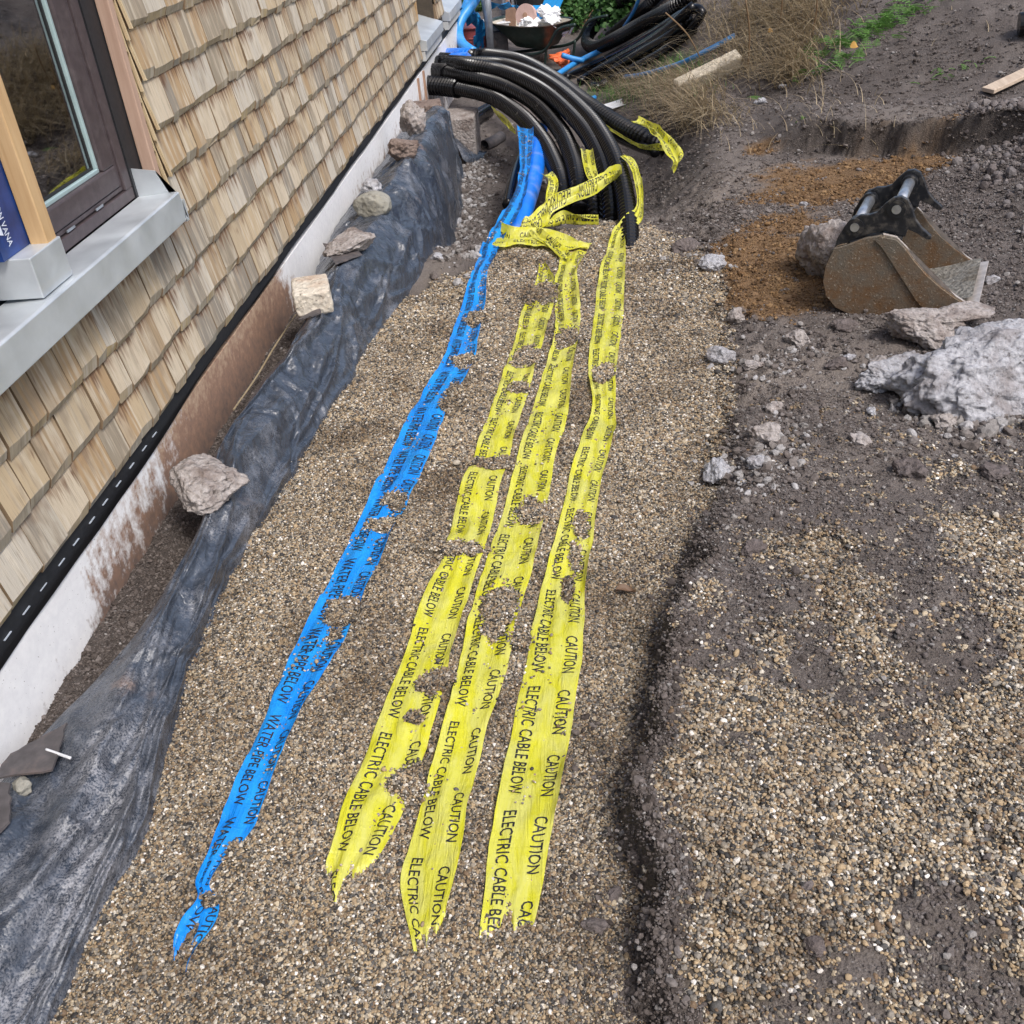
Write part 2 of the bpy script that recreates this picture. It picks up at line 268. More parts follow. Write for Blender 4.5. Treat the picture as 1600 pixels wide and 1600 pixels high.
MT = dict(ground=m_ground(), pebble=m_pebble(),
 clod=m_clod('soil_crumbs', [(.095, .08, .073), (.12, .102, .094), (.08, .067, .061), (.14, .121, .113), (.11, .095, .09), (.165, .146, .138), (.10, .084, .076), (.12, .105, .10), (.09, .076, .07), (.24, .225, .215)]),
 lump=m_clod('grey_soil_lumps', [(.125, .107, .102), (.155, .136, .131), (.10, .085, .081), (.185, .166, .16), (.14, .127, .126)]),
 oclod=m_clod('ochre_soil_crumbs', [(.13, .076, .037), (.19, .115, .056), (.105, .063, .035), (.24, .155, .082), (.165, .105, .06)]),
 dclod=m_clod('dark_soil_crumbs', [(.075, .062, .055), (.11, .092, .083), (.055, .045, .04), (.145, .125, .115), (.095, .08, .072)]),
 rub=m_clod('concrete_crumbs', [(.28, .268, .262), (.21, .195, .185), (.34, .33, .33), (.16, .142, .132), (.125, .107, .098)]),
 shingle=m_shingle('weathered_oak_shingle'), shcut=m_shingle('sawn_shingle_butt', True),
 shside=m_wood('gap_shaded_shingle_side', (.15, .10, .06), (.24, .17, .105)), concrete=m_concrete('pale_rubble_concrete', (.24, .24, .255), (.46, .46, .485), dk=.5), concrete2=m_concrete('dirty_rubble_concrete', (.22, .195, .18), (.42, .385, .37), dirt=(.13, .095, .08), dk=.7),  # shside: shade of the gaps between shingles painted into darker side faces
 stone=m_concrete('rounded_field_stone', (.22, .215, .19), (.30, .29, .255), dirt=(.25, .23, .17), dk=.4, sc=.6), brick=m_concrete('cream_brick_stone', (.50, .45, .37), (.62, .57, .49), dirt=(.30, .15, .08), dk=.45, sc=.8),
 dstone=m_concrete('dark_soil_stone', (.09, .075, .07), (.17, .145, .14), dirt=(.06, .045, .04), dk=.5),
 brownrock=m_concrete('brown_rubble_rock', (.13, .095, .08), (.28, .22, .19), dirt=(.07, .04, .03), dk=.6),
 sheet=m_sheet(), slate=m_plain('dark_slate', (.075, .068, .07), .7, var=.3, sc=30, dirt=(.14, .10, .085)),
 yel=m_tape('yellow_warning_film', (.64, .62, .028), (.74, .73, .20), .22), blu=m_tape('blue_warning_film', (.006, .23, .76), (.02, .36, .88), .15),
 ink=m_plain('black_print', (.012, .012, .014), .5, var=.1), duct=m_duct(), bpipe=m_plain('blue_duct_plastic', (.008, .17, .72), .3, var=.15, sc=9, dirt=(.30, .31, .34), dk=.55), bluepipe=m_plain('light_blue_pipe_plastic', (.035, .27, .66), .4, var=.15, sc=9, dirt=(.25, .3, .36), dk=.4),
 plinth=m_plinth(), mem=m_plain('black_membrane', (.014, .015, .018), .55, var=.3, sc=70), white=m_plain('white_stitch', (.36, .40, .46), .7, var=.1),
 steel=m_steel(), glass=m_glass(), frame=m_plain('brown_powder_coated_frame', (.062, .047, .05), .45, var=.18, sc=40, bump=.1, dirt=(.10, .085, .085), dk=.4),
 spacer=m_plain('pale_glazing_spacer', (.42, .55, .56), .35, .3, var=.08), timber=m_wood('sawn_pine_post', (.42, .26, .12), (.54, .37, .20)), batten=m_wood('pinkish_sawn_batten', (.36, .235, .175), (.47, .33, .255)), batten2=m_wood('treated_green_batten', (.22, .16, .055), (.30, .23, .10), 1),
 shingle_edge=m_wood('thin_shingle_side', (.40, .30, .175), (.52, .42, .27)), inner=m_plain('dark_room', (.028, .026, .024), .9), sheath=m_plain('dark_wall_sheathing', (.05, .038, .026), .9), bluewrap=m_plain('blue_printed_wrap', (.010, .035, .15), .35, var=.45, sc=14), wprint=m_plain('white_print', (.62, .68, .78), .5, var=.1),
 bucket=m_bucket(), bblack=m_plain('chipped_black_paint', (.014, .015, .018), .35, var=.3, sc=40, dirt=(.16, .14, .115), dk=.55), chrome=m_plain('bright_steel_pin', (.55, .56, .57), .35, .9, var=.2, sc=30, bump=.1), worn=m_plain('polished_worn_steel', (.50, .45, .41), .5, .5, var=.25, sc=30), mud=m_concrete('grey_mud_lining', (.15, .14, .12), (.27, .26, .235), dirt=(.10, .08, .055), dk=.75),
 green=m_plain('dark_green_tub', (.016, .034, .028), .45, var=.35, sc=15, dirt=(.10, .10, .09), dk=.4), tubin=m_plain('dusty_tub_inside', (.42, .38, .32), .8, var=.25, sc=12, dirt=(.22, .17, .12)), paper=m_plain('crumpled_white_paper', (.78, .79, .81), .8, var=.08), cyan=m_plain('bright_blue_board', (.02, .30, .68), .5, var=.12), card=m_plain('brown_cardboard', (.33, .20, .135), .8, var=.15), pink=m_plain('pinkish_roll', (.50, .34, .30), .7, var=.12), red=m_plain('faded_red_plastic', (.30, .06, .06), .55, var=.25, dirt=(.25, .16, .14)), orange=m_plain('orange_plastic', (.72, .15, .05), .55, var=.2), galv=m_plain('scaffold_steel', (.33, .36, .40), .45, .5, var=.2), white2=m_plain('white_plastic', (.62, .63, .65), .5, var=.12, dirt=(.35, .33, .3)), black=m_plain('matt_black_plastic', (.012, .012, .013), .6, var=.2),
 straw=m_leaf('dry_straw', (.33, .26, .16), (.48, .40, .27), (.24, .18, .11)), weed=m_leaf('fresh_green_weed', (.10, .22, .045), (.17, .33, .075), (.08, .18, .04)), ivy=m_leaf('dark_green_leaf', (.05, .125, .035), (.09, .20, .05), (.13, .24, .08)), stalk=m_plain('brown_stalk', (.20, .13, .07), .8), dleaf=m_leaf('dead_leaf', (.17, .10, .06), (.20, .13, .085), (.14, .085, .05)), oleaf=m_leaf('yellowed_leaf', (.55, .30, .07), (.60, .36, .1), (.5, .27, .06)),
 block=m_concrete('pale_block', (.62, .55, .43), (.75, .68, .56), dirt=(.42, .36, .27), dk=.3), plank=m_wood('pale_plank', (.42, .33, .25), (.55, .45, .35), 1), grout=m_plain('light_grey_board', (.46, .47, .46), .7, var=.1))

# ------------------------------------------------------------------ text
_txt = {}
def flat_text(s, h, L, bold=.009):
    """lettering as a flat mesh, cap height h, total length L, cut finely so that it can follow the film"""
    if (s, h, L) in _txt: return _txt[s, h, L]
    cu = bpy.data.curves.new('t', 'FONT'); cu.body = s; cu.size = 1; cu.offset = bold; cu.resolution_u = 2; ob = bpy.data.objects.new('t', cu); COL.objects.link(ob)
    dg = bpy.context.evaluated_depsgraph_get(); me = bpy.data.meshes.new_from_object(ob.evaluated_get(dg)); COL.objects.unlink(ob); bpy.data.objects.remove(ob)
    V = np.array([v.co[:] for v in me.vertices]); a = V.min(0); b = V.max(0); sx = L/(b[0]-a[0]); sy = h/(b[1]-a[1])
    bm = bmesh.new(); bm.from_mesh(me); bmesh.ops.remove_doubles(bm, verts=bm.verts, dist=1e-4)
    for v in bm.verts: v.co = ((v.co.x-a[0])*sx, (v.co.y-a[1])*sy, 0)
    for x in np.arange(.008, L, .008): bmesh.ops.bisect_plane(bm, geom=bm.verts[:]+bm.edges[:]+bm.faces[:], plane_co=(x, 0, 0), plane_no=(1, 0, 0))
    for y in np.arange(.009, h, .009): bmesh.ops.bisect_plane(bm, geom=bm.verts[:]+bm.edges[:]+bm.faces[:], plane_co=(0, y, 0), plane_no=(0, 1, 0))
    bm.verts.index_update(); r = (np.array([v.co[:] for v in bm.verts]), [tuple(v.index for v in f.verts) for f in bm.faces]); bm.free(); bpy.data.meshes.remove(me)
    _txt[s, h, L] = r; return r
EC, CA, WP = 'ELECTRIC CABLE BELOW', 'CAUTION', 'WATER PIPE BELOW'
for _a in ((EC, .026, .345), (CA, .026, .135), (WP, .033, .285), (CA, .033, .125), ('TESCON VANA', .024, .17)): flat_text(*_a)      # cut while the scene is still empty
# ------------------------------------------------------------------ mesh helpers
def link(o, parent=None):
    COL.objects.link(o)
    if parent is not None: o.parent = parent
    return o
def mk(name, v, f, mats, parent=None, smooth=False, mi=None):
    me = bpy.data.meshes.new(name); me.from_pydata([tuple(map(float, p)) for p in v], [], [tuple(int(i) for i in q) for q in f])
    for m in (mats if isinstance(mats, (list, tuple)) else [mats]): me.materials.append(MT[m])
    if mi is not None: me.polygons.foreach_set('material_index', np.asarray(mi, np.int32))
    if smooth: me.polygons.foreach_set('use_smooth', np.ones(len(me.polygons), bool))
    me.update(); return link(bpy.data.objects.new(name, me), parent)
def tag(o, label, cat=None, group=None, kind=None):
    o['label'] = label
    if cat: o['category'] = cat
    if group: o['group'] = group
    if kind: o['kind'] = kind
    return o
def empty(name, loc=(0, 0, 0)):
    o = bpy.data.objects.new(name, None); o.empty_display_size = .1; o.location = tuple(float(a) for a in loc); return link(o)
def join(parts):
    V = []; Fc = []
    for v, f in parts:
        k = len(V); V += [tuple(p) for p in v]; Fc += [tuple(i+k for i in q) for q in f]
    return V, Fc
BF = [(0, 3, 2, 1), (4, 5, 6, 7), (0, 1, 5, 4), (1, 2, 6, 5), (2, 3, 7, 6), (3, 0, 4, 7)]
def box(x0, x1, y0, y1, z0, z1): return [(x0, y0, z0), (x1, y0, z0), (x1, y1, z0), (x0, y1, z0), (x0, y0, z1), (x1, y0, z1), (x1, y1, z1), (x0, y1, z1)], BF
def obox(c, ax, ay, az):
    c, ax, ay, az = (np.asarray(k, float) for k in (c, ax, ay, az))
    return [c+sx*ax+sy*ay+sz*az for sz in (-1, 1) for sx, sy in ((-1, -1), (1, -1), (1, 1), (-1, 1))], BF
def bevel(o, w=.003, seg=2):
    m = o.modifiers.new('bevel', 'BEVEL'); m.width = w; m.segments = seg; m.limit_method = 'ANGLE'; return o
def cr(P, n):
    P = np.asarray(P, float); k = len(P); t = np.linspace(0, k-1, n); i = np.clip(t.astype(int), 0, k-2); u = (t-i)[:, None]
    p0 = P[np.maximum(i-1, 0)]; p1 = P[i]; p2 = P[i+1]; p3 = P[np.minimum(i+2, k-1)]
    return .5*((2*p1)+(-p0+p2)*u+(2*p0-5*p1+4*p2-p3)*u*u+(-p0+3*p1-3*p2+p3)*u**3)
def resample(P, step):
    Q = cr(P, 60*len(P)); L = np.concatenate([[0], np.cumsum(np.linalg.norm(np.diff(Q, axis=0), axis=1))])
    n = max(3, int(L[-1]/step)+1); s = np.linspace(0, L[-1], n); return np.stack([np.interp(s, L, Q[:, j]) for j in range(3)], 1), s
def tube(P, r, n=14, caps=True, hollow=False):
    P = np.asarray(P, float); k = len(P); r = np.broadcast_to(np.asarray(r, float), (k,))
    T = np.gradient(P, axis=0); T /= np.linalg.norm(T, axis=1)[:, None]+1e-9
    up = np.array([0, 0, 1.]) if abs(T[0][2]) < .9 else np.array([1., 0, 0]); N = np.zeros_like(P); u = up
    for i in range(k):
        u = u-T[i]*u.dot(T[i]); u /= np.linalg.norm(u)+1e-9; N[i] = u
    B = np.cross(T, N); a = np.arange(n)*2*math.pi/n
    V = P[:, None]+r[:, None, None]*(np.cos(a)[None, :, None]*N[:, None]+np.sin(a)[None, :, None]*B[:, None])
    V = V.reshape(-1, 3); f = []
    for i in range(k-1):
        for j in range(n):
            j2 = (j+1) % n; f.append((i*n+j, i*n+j2, (i+1)*n+j2, (i+1)*n+j))
    V = list(map(tuple, V))
    if caps: f.append(tuple(range(n-1, -1, -1))); f.append(tuple((k-1)*n+j for j in range(n)))
    return V, f
def gridf(nu, nv): return [(i*nv+j, i*nv+j+1, (i+1)*nv+j+1, (i+1)*nv+j) for i in range(nu-1) for j in range(nv-1)]
def extrude_poly(pts, o, u, z, wdir, w):
    """flat outline (u,z) swept by w along wdir"""
    o, u, z, wdir = (np.asarray(k, float) for k in (o, u, z, wdir)); n = len(pts)
    A = [o+u*a+z*b for a, b in pts]; B = [p+wdir*w for p in A]
    return A+B, [tuple(range(n-1, -1, -1)), tuple(range(n, 2*n))]+[(i, (i+1) % n, n+(i+1) % n, n+i) for i in range(n)]
_ico = {}
def ico(sub):
    if sub not in _ico:
        bm = bmesh.new(); bmesh.ops.create_icosphere(bm, subdivisions=sub, radius=1); _ico[sub] = (np.array([v.co[:] for v in bm.verts]), [tuple(v.index for v in f.verts) for f in bm.faces]); bm.free()
    return _ico[sub]
def rockmesh(sub, dims, seed, amp=.35, fine=.08, planes=5):
    V, f = ico(sub); V = V.copy(); rr = random.Random(seed); o = Vector((rr.uniform(-50, 50),)*3)+Vector((seed*3.1, seed*1.7, 0))
    for _ in range(planes):
        d = _n(np.array([rr.gauss(0, 1) for _ in range(3)])); k = rr.uniform(.5, .85); h = V@d; V = V-np.outer(np.clip(h-k, 0, None)*.85, d)
    D = np.empty(len(V))
    for i, p in enumerate(V):
        q = Vector(p); D[i] = amp*mnoise.fractal(q*1.3+o, 1., 2., 3)+fine*mnoise.fractal(q*5+o, 1., 2., 3)+(.030*mnoise.fractal(q*11+o, .5, 2., 4)-.035*mnoise.voronoi(q*9+o)[0][0] if sub >= 5 and fine > .05 else 0)
    V = V*(1+D)[:, None]*np.asarray(dims); return V, f

# ------------------------------------------------------------------ ground sheet
xs = np.unique(np.concatenate([[-60, -30, -15, -8, -4, -2, -1.6], np.arange(-1.5, 1.2, .0125), np.arange(1.2, 3.5, .025), np.arange(3.5, 9, .12), np.geomspace(9, 80, 14)]))
ys = np.unique(np.concatenate([[-60, -30, -15, -8, -4, -2, -1, -.4, 0, .2], np.arange(.35, 3, .0125), np.arange(3, 6, .02), np.arange(6, 12, .05), np.arange(12, 20, .2), np.geomspace(20, 90, 12)]))
GX, GY = np.meshgrid(xs, ys); GZ = gh(GX, GY)
_bc = {}
def blob(px, py, rx, ry, x, y):
    if (px, py) not in _bc:
        c = at(px, py); _bc[px, py] = (c, abs(at(px+rx, py)[0]-c[0])+1e-3, abs(at(px, py-ry)[1]-c[1])+1e-3)
    c, a, b = _bc[px, py]
    return np.exp(-((x-c[0])/a)**2-((y-c[1])/b)**2)
def edge_x(y): return np.interp(y, XRY, XRX)
def zones(x, y):
    n = fbm(x*5, y*5, 4, 81); n2 = fbm(x*1.7, y*1.7, 3, 82); n3 = fbm(x*16, y*16, 3, 83)
    e = edge_x(y)+.08*(fbm(y*5, x*0+3, 3, 11)-.5)+.045*(fbm(y*22, x*8, 3, 12)-.5)
    end = np.interp(x, [-1.1, -.9, -.7, -.5, -.2, .1, .3, .5], [4.2, 4.55, 4.75, 5.1, 5.45, 5.35, 5.3, 4.9])+.5*(n-.5)
    rim = np.interp(y, [0, 2.3, 3, 5], [.0, .02, .10, .16])
    tr = ss(0, .04, x+1.25)*ss(rim+.03, rim-.05, x-e+.08*(n-.5))*ss(.12, -.12, y-end)
    tb = np.interp(x, [.1, .25, .5, .8, 1.1, 1.6, 2.5], [1.95, 2.08, 2.26, 2.30, 2.18, 2.08, 2.05])
    bank = ss(.06, .12, x-e+.05*(n-.5))*ss(.22, -.22, y-tb+1.1*(n-.5))
    patch = ss(.505, .63, n2*.55+n*.45+.10*blob(1140, 1010, 60, 40, x, y)+.14*blob(1440, 1390, 90, 60, x, y)+.10*blob(1500, 1010, 90, 40, x, y)+.06*blob(1230, 1340, 60, 30, x, y)+.05*(n3-.5))
    g = np.maximum(tr, bank*(1-.85*patch))
    o = np.maximum.reduce([1.6*blob(1200, 430, 125, 75, x, y), 1.3*blob(1310, 282, 200, 38, x, y), .7*blob(1190, 235, 40, 20, x, y), .9*blob(1450, 255, 110, 26, x, y), .75*blob(1240, 360, 110, 40, x, y), .6*blob(1480, 195, 140, 24, x, y)])
    o = ss(.38, .8, o+.9*(n-.5)+.3*(n3-.5))*(1-g)
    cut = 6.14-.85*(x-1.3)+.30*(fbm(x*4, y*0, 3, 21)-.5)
    d = np.maximum.reduce([ss(.12, 0, np.abs(y-cut-.02))*ss(1.1, 1.3, x)*ss(2.5, 2.1, x), .55*blob(1330, 150, 140, 40, x, y), .45*blob(1450, 90, 150, 50, x, y), .8*blob(1130, 690, 45, 35, x, y), .5*blob(1060, 390, 40, 20, x, y), .45*blob(1270, 150, 70, 40, x, y)])  # the blob by the bank edge paints its undercut shadow as dark soil
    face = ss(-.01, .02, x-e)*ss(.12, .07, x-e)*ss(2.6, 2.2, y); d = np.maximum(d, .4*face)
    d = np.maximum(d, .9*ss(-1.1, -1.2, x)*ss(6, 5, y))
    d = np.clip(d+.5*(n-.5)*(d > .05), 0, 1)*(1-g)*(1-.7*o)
    p = np.maximum.reduce([.8*blob(1250, 580, 150, 60, x, y), .7*blob(1150, 300, 120, 50, x, y), .7*blob(1450, 190, 140, 25, x, y), .6*blob(700, 400, 30, 40, x, y), .4*blob(1350, 700, 120, 40, x, y)])
    p = np.clip(p+.7*(n-.5)*(p > .1), 0, 1)*(1-g)
    return g, o, d, p
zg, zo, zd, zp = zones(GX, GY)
gm = bpy.data.meshes.new('ground'); nY, nX = GX.shape
gm.vertices.add(GX.size); gm.vertices.foreach_set('co', np.stack([GX, GY, GZ], -1).astype(np.float32).ravel())
I = np.arange(nY*nX).reshape(nY, nX); Q = np.stack([I[:-1, :-1], I[:-1, 1:], I[1:, 1:], I[1:, :-1]], -1).reshape(-1, 4)
gm.loops.add(Q.size); gm.loops.foreach_set('vertex_index', Q.ravel().astype(np.int32)); gm.polygons.add(len(Q)); gm.polygons.foreach_set('loop_start', np.arange(0, Q.size, 4, dtype=np.int32))
gm.polygons.foreach_set('use_smooth', np.ones(len(Q), bool)); gm.update(calc_edges=True)
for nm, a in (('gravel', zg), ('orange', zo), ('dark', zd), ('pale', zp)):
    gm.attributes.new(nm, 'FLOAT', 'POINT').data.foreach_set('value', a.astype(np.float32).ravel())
gm.materials.append(MT['ground']); go = link(bpy.data.objects.new('ground', gm)); go['kind'] = 'structure'; go['label'] = 'trench floor of gravel with dug brown soil banks'

# ------------------------------------------------------------------ scattered stuff (geometry nodes)
def protos(name, mat, n, sub, sq=(.6, .85), amp=.22, smooth=True):
    c = bpy.data.collections.new(name); rr = random.Random(name)
    for i in range(n):
        V, f = rockmesh(sub, (1, rr.uniform(.65, .95), rr.uniform(*sq)), i*7+len(name), amp, .05, 4)
        me = bpy.data.meshes.new(name); me.from_pydata([tuple(p) for p in V], [], f); me.materials.append(MT[mat])
        if smooth: me.polygons.foreach_set('use_smooth', np.ones(len(me.polygons), bool))
        c.objects.link(bpy.data.objects.new(name+'_shape', me))
    return c, n
def scatter(name, label, cat, P, S, proto, tilt=.6):
    coll, n = proto; k = len(P); me = bpy.data.meshes.new(name); me.vertices.add(k); me.vertices.foreach_set('co', np.asarray(P, np.float32).ravel())
    me.attributes.new('scl', 'FLOAT', 'POINT').data.foreach_set('value', np.asarray(S, np.float32))
    rot = rng.uniform(-1, 1, (k, 3))*np.array([tilt, tilt, math.pi]); me.attributes.new('rot', 'FLOAT_VECTOR', 'POINT').data.foreach_set('vector', rot.astype(np.float32).ravel())
    me.attributes.new('idx', 'INT', 'POINT').data.foreach_set('value', rng.integers(0, n, k).astype(np.int32)); me.update()
    o = link(bpy.data.objects.new(name, me)); tag(o, label, cat, kind='stuff')
    ng = bpy.data.node_groups.new(name, 'GeometryNodeTree'); ng.interface.new_socket('Geometry', in_out='INPUT', socket_type='NodeSocketGeometry'); ng.interface.new_socket('Geometry', in_out='OUTPUT', socket_type='NodeSocketGeometry')
    N = ng.nodes.new; L = ng.links.new; gi = N('NodeGroupInput'); gq = N('NodeGroupOutput'); ci = N('GeometryNodeCollectionInfo'); ci.inputs['Collection'].default_value = coll; ci.inputs['Separate Children'].default_value = True; ci.inputs['Reset Children'].default_value = True
    ip = N('GeometryNodeInstanceOnPoints'); ip.inputs['Pick Instance'].default_value = True
    def na(nm, ty): q = N('GeometryNodeInputNamedAttribute'); q.data_type = ty; q.inputs['Name'].default_value = nm; return q.outputs['Attribute']
    L(gi.outputs[0], ip.inputs['Points']); L(ci.outputs[0], ip.inputs['Instance']); L(na('idx', 'INT'), ip.inputs['Instance Index']); L(na('rot', 'FLOAT_VECTOR'), ip.inputs['Rotation']); L(na('scl', 'FLOAT'), ip.inputs['Scale']); L(ip.outputs[0], gq.inputs[0])
    md = o.modifiers.new('scatter', 'NODES'); md.node_group = ng; return o
def jgrid(x0, x1, y0, y1, sp, j=.5):
    a, b = np.meshgrid(np.arange(x0, x1, sp), np.arange(y0, y1, sp)); a = a.ravel(); b = b.ravel(); return a+rng.uniform(-j, j, len(a))*sp, b+rng.uniform(-j, j, len(b))*sp
def infr(x, y, m=140):
    px, py, d = proj(np.stack([x, y, np.zeros_like(x)], -1)); return (px > -m) & (px < 1600+m*4) & (py > -m) & (py < 1600+m*2) & (d > 0)
GP, GS = [], []; BP, BS = [], []
for (y0, y1, sp, rad) in ((.6, 1.7, .0128, 1.0), (1.7, 2.8, .0138, 1.08), (2.8, 4.0, .0165, 1.28), (4.0, 6.0, .0205, 1.55)):
    for layer in range(2):
        x, y = jgrid(-1.3, 2.5, y0, y1, sp*(1.0, 1.3)[layer], .55); k = infr(x, y); x = x[k]; y = y[k]
        g = zones(x, y)[0]; up = x > edge_x(y)+.08
        k = (rng.uniform(0, 1, len(x)) < np.clip(g*1.25-.1, 0, 1)+.06*(g < .1)*(y < 3.2)*(x > .1))&~(up&(rng.uniform(0, 1, len(x)) < .2)); x = x[k]; y = y[k]; up = up[k]
        GP.append(np.stack([x, y, gh(x, y)+(.0, .0022)[layer]+rng.uniform(-.001, .001, len(x))], -1)); GS.append(rad*np.exp(rng.normal(0, .14, len(x)))*np.where(up, 1.3, 1.0))
    x, y = jgrid(-1.3, 2.5, y0, y1, sp*3.2, .55); k = infr(x, y); x = x[k]; y = y[k]; g = zones(x, y)[0]; k = rng.uniform(0, 1, len(x)) < g*.8; x = x[k]; y = y[k]
    BP.append(np.stack([x, y, gh(x, y)+.003], -1)); BS.append(.0052*rad*np.exp(rng.normal(0, .25, len(x)))*np.where(x > edge_x(y)+.08, 1.3, 1.0))
def clusters(name, mat, n, r0=.0031, spread=.0052, gap=.0044, sig=.26, cnt=10):
    """little handfuls of about nine separate stones"""
    c = bpy.data.collections.new(name); rr = random.Random(5)
    for i in range(n):
        parts = []; pos = []
        for _ in range(60):
            p = (rr.gauss(0, spread), rr.gauss(0, spread))
            if all(math.hypot(p[0]-q[0], p[1]-q[1]) > gap for q in pos): pos.append(p)
            if len(pos) == cnt: break
        for j, p in enumerate(pos):
            V, f = rockmesh(2 if j % 3 == 0 else 1, (1, rr.uniform(.6, .95), rr.uniform(.4, .75)), i*31+j, .25, .05, 5); r_ = r0*math.exp(rr.gauss(0, sig)); a = rr.uniform(0, 6.3); t = rr.gauss(0, .35)
            Rm = np.array(Matrix.Rotation(a, 3, 'Z')@Matrix.Rotation(t, 3, 'X')); parts.append((V@Rm.T*r_+np.array([p[0], p[1], rr.uniform(-.001, .0014)]), f))
        V, f = join(parts); me = bpy.data.meshes.new(name); me.from_pydata([tuple(map(float, p)) for p in V], [], f); me.materials.append(MT[mat]); c.objects.link(bpy.data.objects.new(name+'_shape', me))
    return c, n
PEB = protos('pebble', 'pebble', 14, 2, (.45, .75)); CLU = clusters('pebbles', 'pebble', 36)
CLD = protos('crumb', 'clod', 10, 2, (.6, .95), .4, False); DCL = protos('dark_crumb', 'dclod', 8, 2, (.6, .95), .4, False); OCL = protos('ochre_crumb', 'oclod', 8, 2, (.6, .95), .4, False); RUB = protos('rubble_crumb', 'rub', 8, 2, (.6, .95), .4, False); LMP = protos('soil_lump', 'lump', 10, 2, (.7, .98), .3, False)
def soil_scatter(sel, x, y, smin, smax, al, sink=.25):
    k = rng.uniform(0, 1, len(x)) < sel; x = x[k]; y = y[k]; u = rng.uniform(0, 1, len(x)); s = (smin**-al+u*(smax**-al-smin**-al))**(-1/al)
    return np.stack([x, y, gh(x, y)+s*(.5-sink)], -1), s
CC = {m: clusters(m+'s', k, 16, .0026, .0085, .004, .5, 12) for m, k in (('crumb', 'clod'), ('dark_crumb', 'dclod'), ('ochre_crumb', 'oclod'))}
C1, C2, C3, S1, S2, S3 = [], [], [], [], [], []; K1, K2, K3, T1, T2, T3 = [], [], [], [], [], []
for (x0, x1, y0, y1, sp, smin, smax) in ((-1.45, -1.12, .8, 4.4, .016, .0035, .012), (-.1, 2.7, .6, 3.2, .019, .0045, .015), (.2, 4.0, 3.2, 5.5, .026, .005, .020), (-1.0, 4.0, 5.0, 9.0, .045, .007, .024), (-1.4, 6, 9, 13, .10, .010, .03)):
    for big in (0, 1):
        x, y = jgrid(x0, x1, y0, y1, sp*(.8 if not big else 1.0)); k = infr(x, y); x = x[k]; y = y[k]
        if y0 < 3 and x0 > -.5:                                    # the steep bank face needs more
            x2, y2 = jgrid(-.1, .7, y0, 2.7, sp*.45); e2 = edge_x(y2); k = (x2 > e2-.05) & (x2 < e2+.11) & infr(x2, y2); x = np.concatenate([x, x2[k]]); y = np.concatenate([y, y2[k]])
        g, o, d, p = zones(x, y); q = np.clip(1-g, 0, 1) if x0 > -1.4 else np.ones_like(g); nn = ss(.25, .65, fbm(x*2.6, y*2.6, 3, 91))
        for PL, SL, sel in ((K1 if not big else C1, T1 if not big else S1, np.clip(q-.95*o-.85*d, 0, 1)*(.35+.5*nn if not big else .03+.20*nn)), (K2 if not big else C2, T2 if not big else S2, q*np.clip(o, 0, 1)*(.8 if not big else .2)), (K3 if not big else C3, T3 if not big else S3, q*np.clip(d*1.2, 0, 1)*(1 if not big else .4))):
            if big: P, S = soil_scatter(sel, x, y, smin, smax, 2.4)
            else:
                k = rng.uniform(0, 1, len(x)) < sel; P = np.stack([x[k], y[k], gh(x[k], y[k])+.0005], -1); S = min(sp/.019, 1.5)*.85*np.exp(rng.normal(0, .3, int(k.sum())))
            PL.append(P); SL.append(S)
        if y0 < 1 and x0 > -.5:                       # crumbs fallen from the lip onto the gravel
            x3, y3 = jgrid(-.3, .6, .7, 2.9, .017 if not big else .03); f3 = edge_x(y3)-x3; k = rng.uniform(0, 1, len(x3)) < ss(.22, .0, f3)*(f3 > -.02)*ss(.35, .62, fbm(x3*5, y3*3, 3, 95))*(.55 if not big else .35); x3 = x3[k]; y3 = y3[k]
            if big: P, S = soil_scatter(np.ones(len(x3)), x3, y3, .004, .018, 2.0); C3.append(P); S3.append(S)
            else: K3.append(np.stack([x3, y3, gh(x3, y3)+.003], -1)); T3.append(.8*np.exp(rng.normal(0, .3, len(x3))))

# ------------------------------------------------------------------ house: wall, shingles, plinth
house = empty('timber_clad_house', (-1.43, 1.5, 0)); HO = np.array([-1.43, 1.5, 0])
tag(house, 'house wall of pale wooden shingles above a stained white plinth', 'house')
def hp(name, v, f, mats, parent=None, **k):      # house part given in world coordinates
    return mk(name, [np.asarray(p, float)-HO for p in v], f, mats, parent or house, **k)
hp('wall_sheathing', *join([box(-1.62, -1.452, 3.25, 9.05, .30, 3.2), box(-1.62, -1.452, -3, 3.25, .30, .80), box(-1.62, -1.452, 10.2, 10.8, .30, 3.2), box(-1.62, -1.452, 9.05, 10.2, .0, .33), box(-1.62, -1.452, 10.8, 12.2, .0, .33), box(-1.62, -1.452, -3, 3.25, 2.5, 3.2), box(-6, -1.60, 11.9, 12.2, .0, 3.2), box(-1.62, -1.452, -3, 0, .8, 2.5)]), 'sheath')
hp('roof_edge', *box(-6.2, -1.15, -3.2, 12.4, 3.2, 3.32), 'frame')
hp('plinth', *join([box(-1.6, -1.440, -3, 12.1, -.7, .262), ]), 'plinth')
